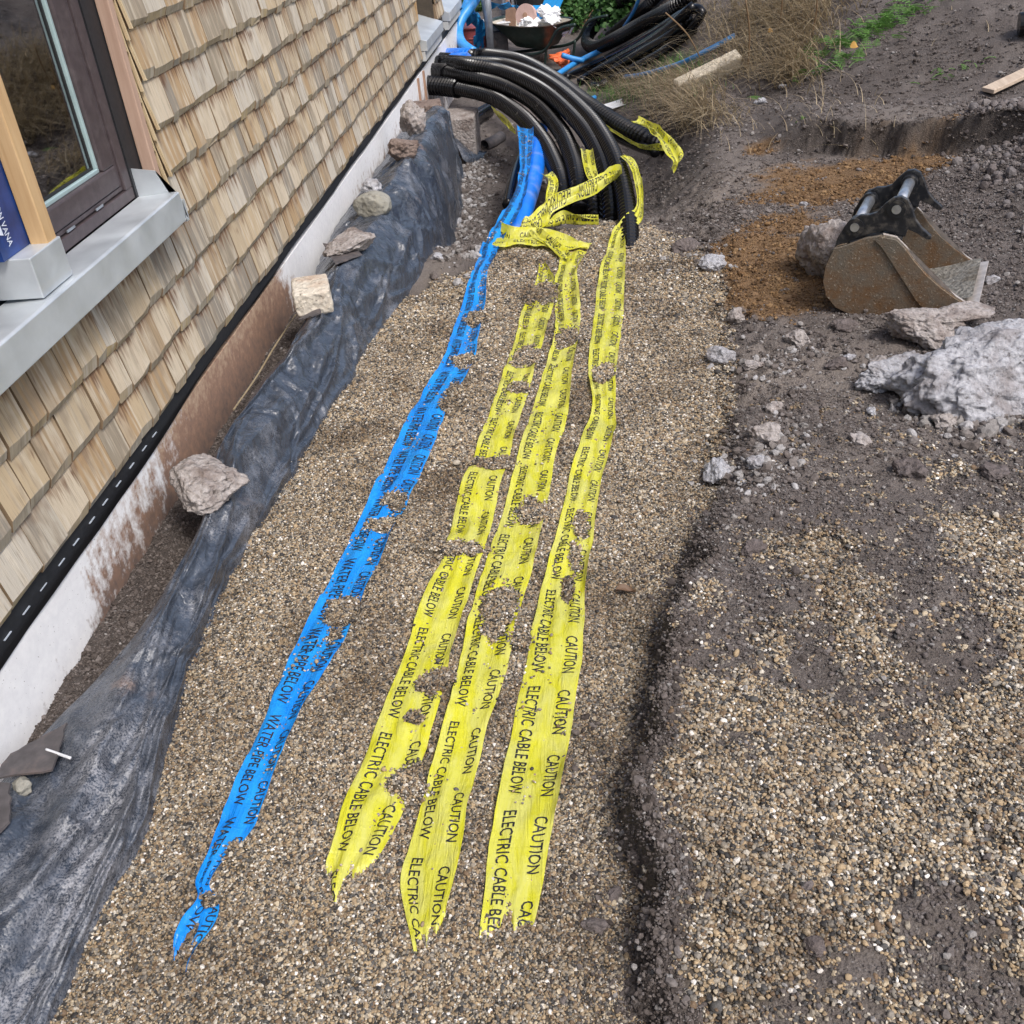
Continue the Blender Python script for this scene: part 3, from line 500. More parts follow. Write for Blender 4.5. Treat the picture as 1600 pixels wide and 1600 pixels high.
# black membrane strip with stitched dashes
n = 90; yy = np.linspace(-1, 12.05, n); v = []
for i, y in enumerate(yy):
    o = .004*math.sin(i*1.3)+.003*math.sin(i*2.9); lo = float(np.interp(y, [0, 2.2, 3.4, 12], [.240, .240, .272, .285]))+.006*math.sin(i*.7)
    v += [(-1.449, y, .36), (-1.4375+o*.1, y, .345), (-1.4340+o*.3, y, .29), (-1.4350+o*.3, y, lo+.010)]
strip = hp('membrane_strip', v, gridf(n, 4), 'mem', smooth=True); strip.modifiers.new('s', 'SOLIDIFY').thickness = .002
for i in range(15):
    y = 1.3+i*.098+random.uniform(-.008, .008); hp('stitch', *box(-1.4345, -1.4305, y, y+.034, .298, .2999), 'white', strip)
# shingles
def shingle_shape(rr, wd):
    c0 = rr.uniform(.020, .034); ch = [c0+rr.uniform(-.006, .006) for _ in range(2)]; l0 = rr.uniform(-.004, .004); lo = [l0+rr.uniform(-.002, .002), l0+rr.uniform(-.002, .002)]; th = rr.uniform(-.005, .003)
    cl = rr.choice([0, 0, 0, rr.uniform(.004, .014)]); crn = rr.choice([0, 0, 0, rr.uniform(.004, .014)])
    xt, xf, xb = .004, .037+th*.8, .029+th*.8-rr.uniform(0, .004); h = .255
    V = [(0, 0, lo[0]+cl), (0, wd, lo[1]+crn), (0, wd, h), (0, 0, h),                                  # back
         (xb, 0, lo[0]+cl), (xb, min(cl*1.2, wd*.4), lo[0]), (xb, wd-min(crn*1.2, wd*.4), lo[1]), (xb, wd, lo[1]+crn),   # butt front
         (xf, 0, ch[0]+cl*.5), (xf, wd*.5, (ch[0]+ch[1])/2+rr.uniform(-.003, .003)), (xf, wd, ch[1]+crn*.5), (xt, wd, h), (xt, 0, h), (0, min(cl*1.2, wd*.4), lo[0]), (0, wd-min(crn*1.2, wd*.4), lo[1])]
    Fc = [(3, 2, 1, 14, 13, 0), (4, 8, 12, 3, 0), (7, 1, 2, 11, 10), (12, 11, 2, 3), (8, 9, 10, 11, 12), (4, 5, 6, 7, 10, 9, 8), (0, 13, 5, 4), (13, 14, 6, 5), (14, 1, 7, 6)]
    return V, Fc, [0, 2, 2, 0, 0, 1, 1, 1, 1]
rr = random.Random(3); VAR = []
for i in range(26):
    wd = [.062, .078, .09, .1, .112, .125, .14, .158, .18][i % 9]*rr.uniform(.94, 1.06); VAR.append((wd, shingle_shape(rr, wd)))
WIDTHS = [a for a, _ in VAR]
SH = []
def course(k, y0, y1, full=None):
    zb = .335+.15*k; y = y0
    while y < y1-.045:
        c = [i for i in range(len(VAR)) if y+WIDTHS[i] <= y1+.01] or [int(np.argmin(WIDTHS))]
        i = rr.choice(c); SH.append((i, y, zb+rr.uniform(-.005, .005), rr.uniform(-.004, .004))); y += WIDTHS[i]+rr.choice((.0015, .003, .005, .009))
for k in range(0, 18):
    off = rr.uniform(0, .08)
    if k <= 2: course(k, .6+off, 9.06)
    elif k < 14: course(k, 3.300+rr.uniform(0, .006), 9.06)
    else: course(k, .3, 9.06)
    if k > 0: course(k, 10.24, 10.78)
hm = {}
for i, (wd, (V, Fc, mi)) in enumerate(VAR):
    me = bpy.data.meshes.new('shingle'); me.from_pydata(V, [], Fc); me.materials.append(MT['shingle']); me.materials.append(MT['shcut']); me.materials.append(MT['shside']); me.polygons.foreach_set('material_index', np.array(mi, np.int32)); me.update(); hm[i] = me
def shvis(s):
    p = np.array([-1.39, s[1]+WIDTHS[s[0]]/2, s[2]+.07]); px, py, d = proj(p); return (d > 0 and -40 < px < 1640 and -40 < py < 1640), d
vis = sorted([s for s in SH if shvis(s)[0]], key=lambda s: shvis(s)[1]); near = set(id(s) for s in vis[:300])
SV, SF, SM, SR = [], [], [], []
for s in SH:
    i, y, z, rx = s
    if id(s) in near:
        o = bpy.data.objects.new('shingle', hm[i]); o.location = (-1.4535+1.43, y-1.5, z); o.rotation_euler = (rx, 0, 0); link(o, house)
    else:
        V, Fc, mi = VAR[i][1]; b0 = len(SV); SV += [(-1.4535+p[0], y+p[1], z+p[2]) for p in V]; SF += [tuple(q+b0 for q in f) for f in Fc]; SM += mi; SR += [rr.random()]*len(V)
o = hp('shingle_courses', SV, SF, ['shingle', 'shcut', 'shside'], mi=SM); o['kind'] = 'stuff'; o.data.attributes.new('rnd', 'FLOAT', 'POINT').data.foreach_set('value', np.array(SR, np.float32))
# window reveal beside the shingles: batten, cross battens, thin shingle sides, membrane
o = hp('membrane_reveal', *join([box(-1.60, -1.476, 3.1365, 3.31, .9, 2.5)]), 'mem')
bevel(hp('batten', *join([box(-1.474, -1.432, 3.226, 3.262, .955, 2.5)]), 'batten'))
for z in np.arange(.93, 2.4, .15): bevel(hp('cross_batten', *box(-1.475, -1.446, 3.2635, 3.315, z+.01, z+.06), 'batten2'))
for k in range(4, 14):
    z = .335+.15*k
    for j, (dy, dx) in enumerate(((0, 0.004), (-.014, -.008), (-.03, -.016))):
        a = (-1.452+dx*.2, 3.290+dy*.8, z+.20-j*.03); hp('shingle_side', *extrude_poly([(0, 0), (.030+dx, -.19), (.040+dx, -.19), (.008, 0)], a, (1, 0, 0), (0, 0, 1), (0, 1, 0), .009), 'shingle_edge')
# sill
S0, S1y = .2, 3.30
v = [(-1.478, 0, .923), (-1.345, 0, .932), (-1.338, 0, .928), (-1.338, 0, .838), (-1.352, 0, .834), (-1.352, 0, .83), (-1.478, 0, .83)]
sill = bevel(hp('sill', *extrude_poly([(a, c) for a, _, c in v], (0, S0, 0), (1, 0, 0), (0, 0, 1), (0, 1, 0), 2.95), 'steel'), .002)
hp('sill_end_upstand', *extrude_poly([(-1.478, .92), (-1.346, .925), (-1.338, .90), (-1.338, .84), (-1.332, .84), (-1.40, 1.0), (-1.478, 1.012)], (0, 3.151, 0), (1, 0, 0), (0, 0, 1), (0, 1, 0), .004), 'steel', sill)
hp('sill_end_cover', *extrude_poly([(-1.478, .90), (-1.338, .90), (-1.338, .832), (-1.478, .832)], (0, 3.1552, 0), (1, 0, 0), (0, 0, 1), (0, 1, 0), .02), 'steel', sill)
# window: outer frame, sash, spacer, pane
Y0, Y1, ZB, ZT = 2.40, 3.134, .925, 2.45
def ring(x0, x1, y0, y1, z0, z1, t, tb=None): tb = tb or t; return join([box(x0, x1, y0, y1, z0, z0+tb), box(x0, x1, y0, y1, z1-t, z1), box(x0, x1, y0, y0+t, z0+tb, z1-t), box(x0, x1, y1-t, y1, z0+tb, z1-t)])
win = bevel(hp('window', *ring(-1.56, -1.480, Y0, Y1, ZB, ZT, .050, .036), 'frame'), .003)
bevel(hp('frame_bead', *ring(-1.55, -1.488, Y0+.051, Y1-.051, ZB+.040, ZT-.052, .018, .014), 'frame', win), .003)
bevel(hp('sash', *ring(-1.555, -1.484, Y0+.070, Y1-.070, ZB+.056, ZT-.072, .080, .066), 'frame', win), .006)
bevel(hp('glazing_bead', *ring(-1.552, -1.497, Y0+.151, Y1-.151, ZB+.1225, ZT-.153, .012), 'spacer', win), .002)
hp('gasket', *ring(-1.550, -1.508, Y0+.1635, Y1-.1635, ZB+.135, ZT-.166, .007), 'black', win)
hp('pane', *box(-1.516, -1.512, Y0+.1705, Y1-.1705, ZB+.142, ZT-.173), 'glass', win)
for dy in (.26, .46): hp('drain_slot', *box(-1.4835, -1.4805, Y0+dy, Y0+dy+.05, ZB+.0405, ZB+.047), 'galv', win)
# second window bay on the near side of the post
win2 = bevel(hp('window', *ring(-1.56, -1.480, .5, 2.20, ZB, ZT, .050, .036), 'frame'), .003)
bevel(hp('sash', *ring(-1.555, -1.484, .57, 2.13, ZB+.056, ZT-.072, .080, .066), 'frame', win2), .006)
hp('pane', *box(-1.516, -1.512, .67, 2.03, ZB+.14, ZT-.17), 'glass', win2)
# post between the bays with its metal shoe and the wrapped core
post = bevel(hp('post', *box(-1.412, -1.366, 2.345, 2.395, 1.03, 2.45), 'timber'), .003)
bevel(hp('post_shoe', *join([box(-1.478, -1.360, 2.235, 2.402, .934, 1.036)]), 'steel', post), .003)
wrap = hp('wrapped_core', *box(-1.478, -1.414, 2.215, 2.395, 1.037, 2.44), 'bluewrap')
TV, TF = flat_text('TESCON VANA', .024, .17)
for zt_ in (1.205, 1.42, 1.67, 1.92): hp('lettering', [(-1.4128, 2.255+p[1]*.9, zt_-p[0]*.85) for p in TV], TF, 'wprint', wrap)
for zt_ in (1.10, 1.33, 1.6): hp('print_block', [(-1.4128, 2.222, zt_), (-1.4128, 2.25, zt_-.01), (-1.4128, 2.25, zt_+.03), (-1.4128, 2.222, zt_+.05)], [(0, 1, 2, 3)], 'wprint', wrap)
for i in range(3): bevel(hp('drip_clip', *box(-1.40+i*.01, -1.395+i*.01, 2.41, 2.43, .9335, .937), 'steel', sill), .001)
# room behind the glass with leaning planks; unseen back wall opened for sky light
hp('room', *join([box(-4.2, -4.1, -1, 5, .3, .8), box(-4.2, -1.62, -1, 5, .2, .3), box(-4.2, -1.62, 5, 5.1, .2, 2.6), box(-4.2, -1.62, -1.1, -1, .2, 2.6), box(-4.2, -1.62, -1, 5, 2.55, 2.6)]), 'inner')
for i, y in enumerate((3.06, 3.15, 3.27, 3.42)): hp('indoor_plank', *obox((-1.80-.07*i, y, 1.35), (.012, .01, 0), (.01, .032, 0), (.05, 0, 1.05)), 'timber')
# far windows: grey sills, boards
for (a, b) in ((9.07, 10.22), (10.80, 11.92)):
    s2 = bevel(hp('far_sill', *extrude_poly([(-1.75, .62), (-1.40, .50), (-1.372, .49), (-1.372, .412), (-1.40, .412), (-1.75, .45)], (0, a, 0), (1, 0, 0), (0, 0, 1), (0, 1, 0), b-a), 'steel'), .003)
    hp('sill_apron', *box(-1.45, -1.396, a, b, .335, .409), 'grout')
    w3 = bevel(hp('far_window', *ring(-1.80, -1.70, a, b, .62, 2.4, .07), 'frame'), .004); hp('pane', *box(-1.76, -1.755, a+.07, b-.07, .69, 2.33), 'glass', w3)
hp('far_batten', *box(-1.46, -1.43, 9.09, 9.14, .64, 2.4), 'timber'); hp('far_wrap', *box(-1.69, -1.66, 9.2, 9.5, .62, 2.3), 'bluewrap')
# stained boards and white boarded box where the ducts leave the wall
for i, y in enumerate((8.72, 9.05)): bevel(hp('rusty_stake', *box(-1.44, -1.425, y, y+.045, -.4, .26), 'card'), .002)

# ------------------------------------------------------------------ warning tapes
SPR_P, SPR_S = [], []
def pt(px, py, z): return gz(px, py, z) if z > .025 else at(px, py, z)      # raised rows carry their height, the rest lie on the ground
def ribbon(name, rows, mat, label, group, texts, ground=True, seed=1, amp=.006, folds=3.0, nv=15, step=.007):
    """rows run from the far end to the near end: (xl, yl, xr, yr, dz left, dz right)"""
    Lp = np.array([pt(r[0], r[1], r[4]) for r in rows]); Rp = np.array([pt(r[2], r[3], r[5]) for r in rows]); dz = np.array([[r[4], r[5]] for r in rows], float)
    n0 = 40*len(rows); Lq = cr(Lp, n0); Rq = cr(Rp, n0); D = np.stack([np.interp(np.linspace(0, len(rows)-1, n0), np.arange(len(rows)), dz[:, j]) for j in (0, 1)], 1)
    mid = (Lq+Rq)/2; S = np.concatenate([[0], np.cumsum(np.linalg.norm(np.diff(mid, axis=0), axis=1))]); nu = int(S[-1]/step)+2; s = np.linspace(0, S[-1], nu)
    ip = lambda A: np.stack([np.interp(s, S, A[:, j]) for j in range(A.shape[1])], 1)
    Lq, Rq, D = ip(Lq), ip(Rq), ip(D); v = np.linspace(0, 1, nv)
    P = Lq[:, None]*(1-v)[None, :, None]+Rq[:, None]*v[None, :, None]; dzz = D[:, :1]*(1-v)+D[:, 1:]*v
    sg = s[:, None]; vg = v[None, :]
    wr = amp*(np.sin(2*math.pi*(vg*folds+1.4*fbm(sg*1.6, vg*0+seed, 2, seed))+seed)*ss(.25, .7, fbm(sg*2.3+vg*.4, vg*0+seed*3, 2, seed+9)))+amp*1.1*(fbm(sg*9, vg*5+seed, 3, seed+20)-.5)
    jit = .006*(fbm(sg*11, vg*0+seed, 3, seed+30)-.5); P[..., 0] += jit
    wr = wr+.014*np.abs(2*vg-1)**5*ss(.45, .75, fbm(sg*5, np.round(vg)*7+seed, 2, seed+40))
    if True:
        gb = base(P[..., 0], P[..., 1]); onb = dzz < .03
        P[..., 2] = np.where(onb, gb+dzz+.0095-.6*heaps(P[..., 0], P[..., 1])+np.maximum(wr, -.003), np.maximum(P[..., 2]+wr*1.6, gb+.008))
    if ground: P[..., 2] -= .03*ss(0, .05, sg-(s[-1]-.03-.16*fbm(vg*6+seed, vg*0+seed*2, 2, seed+50)**1.5))*(dzz < .03)
    V = P.reshape(-1, 3); fs = gridf(nu, nv)
    o = mk(name, V, fs, mat, smooth=True); tag(o, label, 'warning tape', group)
    def ev(ss_, vv):
        a = np.clip(ss_/(s[1]-s[0]), 0, nu-1.001); b = np.clip(vv*(nv-1), 0, nv-1.001); i = a.astype(int); j = b.astype(int); a = (a-i)[:, None]; b = (b-j)[:, None]
        q = lambda A: (A[i, j]*(1-a)+A[i+1, j]*a)*(1-b)+(A[i, j+1]*(1-a)+A[i+1, j+1]*a)*b
        du = np.gradient(P, axis=0); dv = np.gradient(P, axis=1); N = np.cross(du, dv); N /= np.linalg.norm(N, axis=2)[..., None]+1e-9
        return q(P), q(N)
    wid = np.linalg.norm(Lq-Rq, axis=1).mean()
    for (txt, s0, v0, hh, ln, per, both) in texts:
        k = math.ceil((-s0)/per)-1; x = s0+k*per
        while x < S[-1]-.005:
            TV, TF = flat_text(txt, hh, ln); ok = (x+TV[:, 0] > .002) & (x+TV[:, 0] < S[-1]-.002)
            if ok.any():
                c, nrm = ev(x+TV[:, 0], v0+TV[:, 1]/max(wid, .05))
                fv = [f for f in TF if all(ok[i] for i in f)]
                if fv:
                    sgn = np.where(nrm[:, 2:3] < 0, -1, 1)*1.0; W1 = c+nrm*sgn*.0012; m = mk('lettering', W1, fv, 'ink', o)
                    if both: mk('lettering_reverse', c-nrm*sgn*.0012, fv, 'ink', o)
            x += per
    # small stones lying on the film near the heaps
    if ground:
        pr = heaps(P[..., 0], P[..., 1]); hx = fbm(P[..., 0]*9, P[..., 1]*9, 3, 77)
        m = rng.uniform(0, 1, pr.shape) < np.where((pr > 1e-4) & (pr < .012), .55, .003+.16*ss(.64, .75, hx)); q = P[m]+rng.uniform(-.004, .004, (int(m.sum()), 3))*np.array([1, 1, .2]); q[:, 2] += .003
        SPR_P.append(q); SPR_S.append(.0034*np.exp(rng.normal(0, .3, len(q))))
    return o, s, P
def g2(r): return [(a, y, b, y, 0., 0.) for (y, a, b) in r]
def s_at(rows, py):   # running length from the first row to photo height py
    P = np.array([(pt(r[0], r[1], r[4])+pt(r[2], r[3], r[5]))/2 for r in rows]); S = np.concatenate([[0], np.cumsum(np.linalg.norm(np.diff(P, axis=0), axis=1))]); return float(np.interp(py, [(r[1]+r[3])/2 for r in rows], S))
def ytexts(s0, both=False): return [(EC, s0, .13, .026, .345, .393, both), (CA, s0+.02, .68, .026, .135, .1965, both)]
TG = 'warning tapes laid along the trench'
RR = [(970, 244, 978, 242, .22, .22), (985, 262, 992, 250, .20, .19), (992, 290, 1003, 285, .15, .14), (994, 322, 1005, 325, .09, .08), (975, 345, 1003, 345, .05, .05), (962, 360, 988, 358, .03, .03), (955, 375, 977, 373, .01, .01)]+g2([(390, 950, 978), (430, 937, 977), (500, 928, 973), (560, 920, 965), (600, 921, 962), (640, 926, 962), (675, 913, 963), (700, 905, 955), (740, 893, 943), (800, 880, 933), (850, 866, 926), (900, 853, 918), (940, 843, 914), (1012, 827, 911), (1100, 810, 900), (1175, 795, 887), (1260, 778, 872), (1337, 763, 856), (1400, 757, 845), (1455, 752, 834), (1500, 745, 824)])
s0 = float(s_at(RR, 1078)); TAPE = []
TAPE.append(ribbon('warning_tape', RR, 'yel', 'rightmost yellow electric cable tape lying nearest the soil bank', TG, ytexts(s0, True), seed=3, amp=.004))
RM = g2([(395, 879, 917), (425, 872, 902), (462, 866, 906), (519, 868, 906), (575, 853, 896), (650, 829, 887), (725, 808, 866), (781, 793, 857), (850, 769, 841), (894, 756, 832), (972, 734, 809), (1053, 716, 792), (1134, 696, 764), (1200, 678, 748), (1256, 661, 732), (1320, 642, 722), (1378, 627, 710), (1430, 634, 696), (1480, 645, 683), (1520, 652, 676)])
TAPE.append(ribbon('warning_tape', RM, 'yel', 'middle one of three yellow electric cable tapes on the gravel', TG, ytexts(s_at(RM, 1132)), seed=11, amp=.006, folds=1.8))
RL = g2([(415, 842, 852), (440, 838, 866), (481, 819, 864), (537, 804, 848), (594, 784, 832), (650, 765, 814), (725, 737, 794), (762, 720, 781), (849, 699, 762), (882, 690, 750), (931, 665, 735), (1012, 639, 711), (1094, 606, 690), (1175, 576, 666), (1256, 541, 637), (1320, 522, 605), (1365, 508, 580), (1400, 505, 568), (1440, 500, 556)])
TAPE.append(ribbon('warning_tape', RL, 'yel', 'yellow electric cable tape nearest the blue tape, torn at its lower end', TG, ytexts(s_at(RL, 1152)), seed=23, amp=.0045, folds=2.5))
RB = [(808, 198, 834, 202, .13, .13), (811, 232, 832, 230, .12, .12), (812, 270, 828, 268, .11, .12), (803, 300, 822, 305, .10, .11), (787, 330, 811, 335, .08, .10), (768, 360, 793, 362, .05, .06), (754, 385, 780, 390, .026, .03)]+g2([(405, 748, 775), (425, 740, 762), (462, 727, 760), (519, 709, 750), (575, 688, 737), (650, 640, 695), (700, 617, 677), (750, 594, 655), (800, 570, 632), (850, 546, 608), (900, 521, 583), (950, 497, 562), (1000, 472, 542), (1050, 448, 512), (1100, 425, 481), (1150, 404, 458), (1200, 384, 435), (1250, 362, 416), (1300, 338, 396), (1345, 322, 352), (1385, 308, 328), (1412, 312, 344), (1445, 288, 338), (1490, 268, 304), (1535, 255, 285)])
TAPE.append(ribbon('warning_tape', RB, 'blu', 'long blue water pipe warning tape running down the gravel', TG, [(WP, s_at(RB, 1122), .15, .033, .285, .322, False), (CA, s_at(RB, 1122)+.05, .66, .033, .125, .161, False)], seed=31, amp=.006, folds=1.3))
# loose ribbons tangled round the ducts
UG = 'loose yellow tape ends among the ducts'
def loose(rows, label, seed, amp=.012): return ribbon('warning_tape', rows, 'yel', label, UG, ytexts(.03*seed, True), ground=False, seed=seed, amp=amp, folds=1.5)
loose([(972, 285, 958, 284, .10, .12), (968, 264, 955, 282, .22, .18), (930, 278, 932, 297, .22, .17), (895, 297, 893, 314, .18, .14), (860, 311, 864, 330, .14, .11), (850, 322, 856, 345, .11, .08), (832, 340, 840, 352, .08, .06), (818, 348, 826, 362, .06, .04)], 'yellow tape slung diagonally across the standing black ducts', 5)
loose([(907, 232, 926, 236, .30, .30), (910, 255, 930, 258, .26, .26), (917, 275, 936, 276, .22, .22), (926, 290, 940, 286, .17, .17)], 'short yellow tape strip hanging between two black ducts', 7, .006)
loose([(846, 276, 864, 268, .16, .16), (857, 285, 872, 283, .13, .13), (854, 305, 871, 303, .08, .08), (851, 325, 866, 322, .04, .04)], 'yellow tape strip beside the blue duct and a stone', 9, .006)
loose([(935, 336, 936, 350, .10, .05), (905, 336, 905, 352, .10, .04), (880, 332, 885, 353, .09, .03), (860, 344, 865, 356, .07, .03), (842, 349, 846, 358, .06, .03), (822, 336, 812, 358, .10, .04), (815, 350, 812, 372, .07, .02)], 'crumpled yellow tape lying over the gravel at the duct ends', 13)
loose([(768, 390, 785, 356, .02, .06), (790, 388, 800, 362, .02, .06), (820, 384, 822, 358, .02, .07), (845, 386, 850, 360, .02, .06), (872, 392, 880, 366, .02, .05), (895, 392, 905, 378, .015, .03), (918, 392, 925, 382, .01, .015)], 'yellow tape folded across the top of the blue tape', 17, .014)
loose([(822, 352, 832, 348, .08, .08), (832, 372, 850, 366, .05, .06), (850, 385, 868, 380, .03, .04), (868, 398, 884, 394, .02, .02), (878, 408, 892, 404, .01, .01)], 'yellow tape leading from the crumpled heap into the middle tape', 19, .008)
loose([(934, 186, 936, 196, .16, .10), (955, 200, 957, 208, .14, .08), (978, 214, 980, 222, .12, .07), (1000, 225, 1002, 233, .11, .07), (1030, 227, 1032, 237, .11, .07), (1042, 218, 1055, 236, .14, .09)], 'yellow tape trailing under the far black duct', 21, .006)
loose([(985, 190, 998, 186, .22, .22), (1008, 200, 1014, 194, .20, .20), (1022, 212, 1040, 212, .19, .18), (1033, 228, 1060, 228, .17, .15), (1042, 244, 1068, 242, .13, .12), (1052, 255, 1064, 252, .10, .09), (1048, 268, 1058, 264, .07, .06)], 'crumpled yellow tape caught on the end of the far duct', 27, .012)
loose([(768, 168, 774, 176, .12, .10), (780, 180, 783, 190, .11, .08), (795, 192, 796, 203, .10, .07), (806, 202, 806, 210, .10, .07)], 'yellow tape scrap hanging under the lowest black duct', 29, .004)
# gravel incl. the stones sprinkled over the films
BP += SPR_P; BS += SPR_S
scatter('gravel', 'mixed tan and grey pea gravel filling the trench', 'gravel', np.concatenate(GP), np.concatenate(GS), CLU, .12)
scatter('coarse_gravel', 'larger single pebbles strewn over the gravel and tapes', 'gravel', np.concatenate(BP), np.concatenate(BS), PEB)
print('gravel', sum(map(len, GP)), sum(map(len, BP)), 'soil', sum(map(len, C1)), sum(map(len, C2)), sum(map(len, C3)))
scatter('soil_crumbs', 'loose grey brown soil crumbs over the dug ground', 'soil', np.concatenate(C1), np.concatenate(S1), CLD)
for nm_, lb_, P_, S_, m_ in (('fine_soil', 'fine grey brown soil crumbs over the dug ground', K1, T1, 'crumb'), ('fine_ochre_soil', 'fine orange brown subsoil crumbs', K2, T2, 'ochre_crumb'), ('fine_dark_soil', 'fine dark damp soil crumbs', K3, T3, 'dark_crumb')): scatter(nm_, lb_, 'soil', np.concatenate(P_), np.concatenate(S_), CC[m_], .25)
scatter('ochre_soil', 'loose orange brown subsoil crumbs', 'soil', np.concatenate(C2), np.concatenate(S2), OCL)
scatter('dark_soil', 'dark damp soil crumbs along the bank face', 'soil', np.concatenate(C3), np.concatenate(S3), DCL)
x, y = jgrid(1.35, 3.2, 2.6, 6.4, .030); k = infr(x, y); x = x[k]; y = y[k]; wgt = ss(.05, .22, .42*np.exp(-((x-2.75)/.75)**2-((y-4.9)/1.2)**2))+.5*ss(1.2, 1.5, x)*ss(3.6, 3.0, y)
P, S = soil_scatter(np.clip(wgt, 0, 1)*.9, x, y, .011, .034, 2.0, .2); scatter('soil_lumps', 'heap of loose grey soil lumps right of the digger bucket', 'soil heap', P, S, LMP)
PP, SS_ = [], []
for (px, py, rx, ry, nn, a, b) in ((720, 330, 40, 90, 700, .006, .03), (740, 260, 40, 40, 350, .008, .03), (1195, 690, 90, 50, 160, .006, .022), (1500, 650, 110, 50, 260, .008, .03), (1250, 560, 130, 40, 120, .006, .02), (1090, 400, 60, 30, 80, .006, .02), (560, 60, 0, 0, 0, .01, .02), (1430, 620, 60, 30, 90, .006, .018), (1180, 740, 80, 40, 120, .006, .02)):
    for _ in range(nn):
        q = at(px+random.gauss(0, .5)*rx, py+random.gauss(0, .5)*ry); s = a*(b/a)**(random.random()**2.2); PP.append((q[0], q[1], q[2]+s*.3)); SS_.append(s)
scatter('rubble_crumbs', 'pale concrete crumbs strewn beside the ducts and boulders', 'rubble', np.array(PP), np.array(SS_), RUB)

# ------------------------------------------------------------------ black plastic sheet along the wall
ST = [  # Y, inner x,z, ridge x,z, foot x
 (.3, -1.43, .11, -1.23, .10, -1.08), (.95, -1.43, .11, -1.22, .10, -1.075), (1.3, -1.425, .10, -1.19, .10, -1.045), (1.55, -1.40, .085, -1.20, .10, -1.07), (1.75, -1.33, .075, -1.20, .11, -1.10), (1.95, -1.28, .07, -1.20, .12, -1.12), (2.3, -1.24, .08, -1.18, .16, -1.115),
 (2.55, -1.25, .13, -1.19, .19, -1.105), (2.8, -1.33, .14, -1.22, .22, -1.09), (3.1, -1.32, .14, -1.2, .20, -1.07), (3.5, -1.29, .13, -1.19, .20, -1.045), (3.9, -1.27, .15, -1.16, .23, -1.02), (4.3, -1.33, .15, -1.13, .25, -.985), (4.8, -1.39, .14, -1.11, .28, -.91), (5.4, -1.425, .13, -1.09, .29, -.90), (6.0, -1.425, .12, -1.08, .27, -.91), (6.8, -1.425, .11, -1.08, .24, -.95), (7.4, -1.425, .10, -1.10, .20, -1.0), (7.95, -1.42, .10, -1.12, .16, -1.04)]
A = np.array(ST); sy = np.arange(.35, 7.93, .009); nt_ = 84; t = np.linspace(0, 1, nt_)
ci = lambda j: np.interp(sy, A[:, 0], A[:, j])
def smooth1(a, k=15): return np.convolve(np.pad(a, k, 'edge'), np.ones(2*k+1)/(2*k+1), 'valid')
xi, zi, xr_, zr, xf = (smooth1(ci(j)) for j in range(1, 6)); xf = xf+.02*(fbm(sy*5, sy*0, 3, 5)-.5)*2; xi = xi+.05*(fbm(sy*4, sy*0, 3, 6)-.5)
kt = np.array([0, .2, .42, .62, .93, 1.0]); zfoot = base(xf+.02, sy)
XK = np.stack([xi, xi*.55+xr_*.45, xr_, xr_*.45+xf*.55+.012, xf, xf+.008], 1); ZK = np.stack([zi-.01, zi*.35+zr*.65+.01, zr, zr*.52+zfoot*.48+.01, zfoot+.014, zfoot-.03], 1)
u = t*5; kk = np.interp(t, kt, np.arange(6)); i0 = np.clip(kk.astype(int), 0, 4); fr = kk-i0
def crow(K):
    p0 = K[:, np.maximum(i0-1, 0)]; p1 = K[:, i0]; p2 = K[:, i0+1]; p3 = K[:, np.minimum(i0+2, 5)]; q = fr[None, :]
    return .5*(2*p1+(-p0+p2)*q+(2*p0-5*p1+4*p2-p3)*q*q+(-p0+3*p1-3*p2+p3)*q**3)
X = crow(XK); Z = crow(ZK); Yg = np.repeat(sy[:, None], nt_, 1)
tt = t[None, :]+0*Yg; fade = ss(0, .08, tt)*ss(1.0, .86, tt)
rid = lambda a, b, s, o=2: 1-np.abs(2*fbm(a, b, o, s)-1)*2.2
fold = .020*(np.clip(rid(Yg*.75+tt*1.2, tt*3.6-Yg*.8, 15, 1), 0, 1)**1.6-.35)+.022*(fbm(Yg*1.9, tt*3, 3, 18)-.5)
rc = random.Random(12); Wt = tt*.42+.012*(fbm(Yg*6, tt*7, 2, 23)-.5); Yw = Yg+.03*(fbm(Yg*5, tt*6, 2, 24)-.5)
for i in range(210):                     # sharp creases: straight ridge lines with tent-shaped flanks
    yc = rc.uniform(.3, 8); tc = rc.uniform(.02, .40); an = rc.gauss(.0, .42) if rc.random() < .62 else rc.uniform(-1.5, 1.5); ln = rc.uniform(.08, .55)*(1 if abs(an) < .5 else .5); am = rc.uniform(.005, .021)*(1 if rc.random() < .72 else -1); wd2 = rc.uniform(.010, .045)
    j0, j1 = np.searchsorted(sy, (yc-ln-.1, yc+ln+.1)); 
    if j1-j0 < 3: continue
    dy = Yw[j0:j1]-yc; dt_ = Wt[j0:j1]-tc; la = dy*math.cos(an)+dt_*math.sin(an); pe = -dy*math.sin(an)+dt_*math.cos(an)+.25*la*la
    fold[j0:j1] += am*np.clip(1-np.abs(pe)/wd2, 0, 1)*ss(ln, ln*.3, np.abs(la))
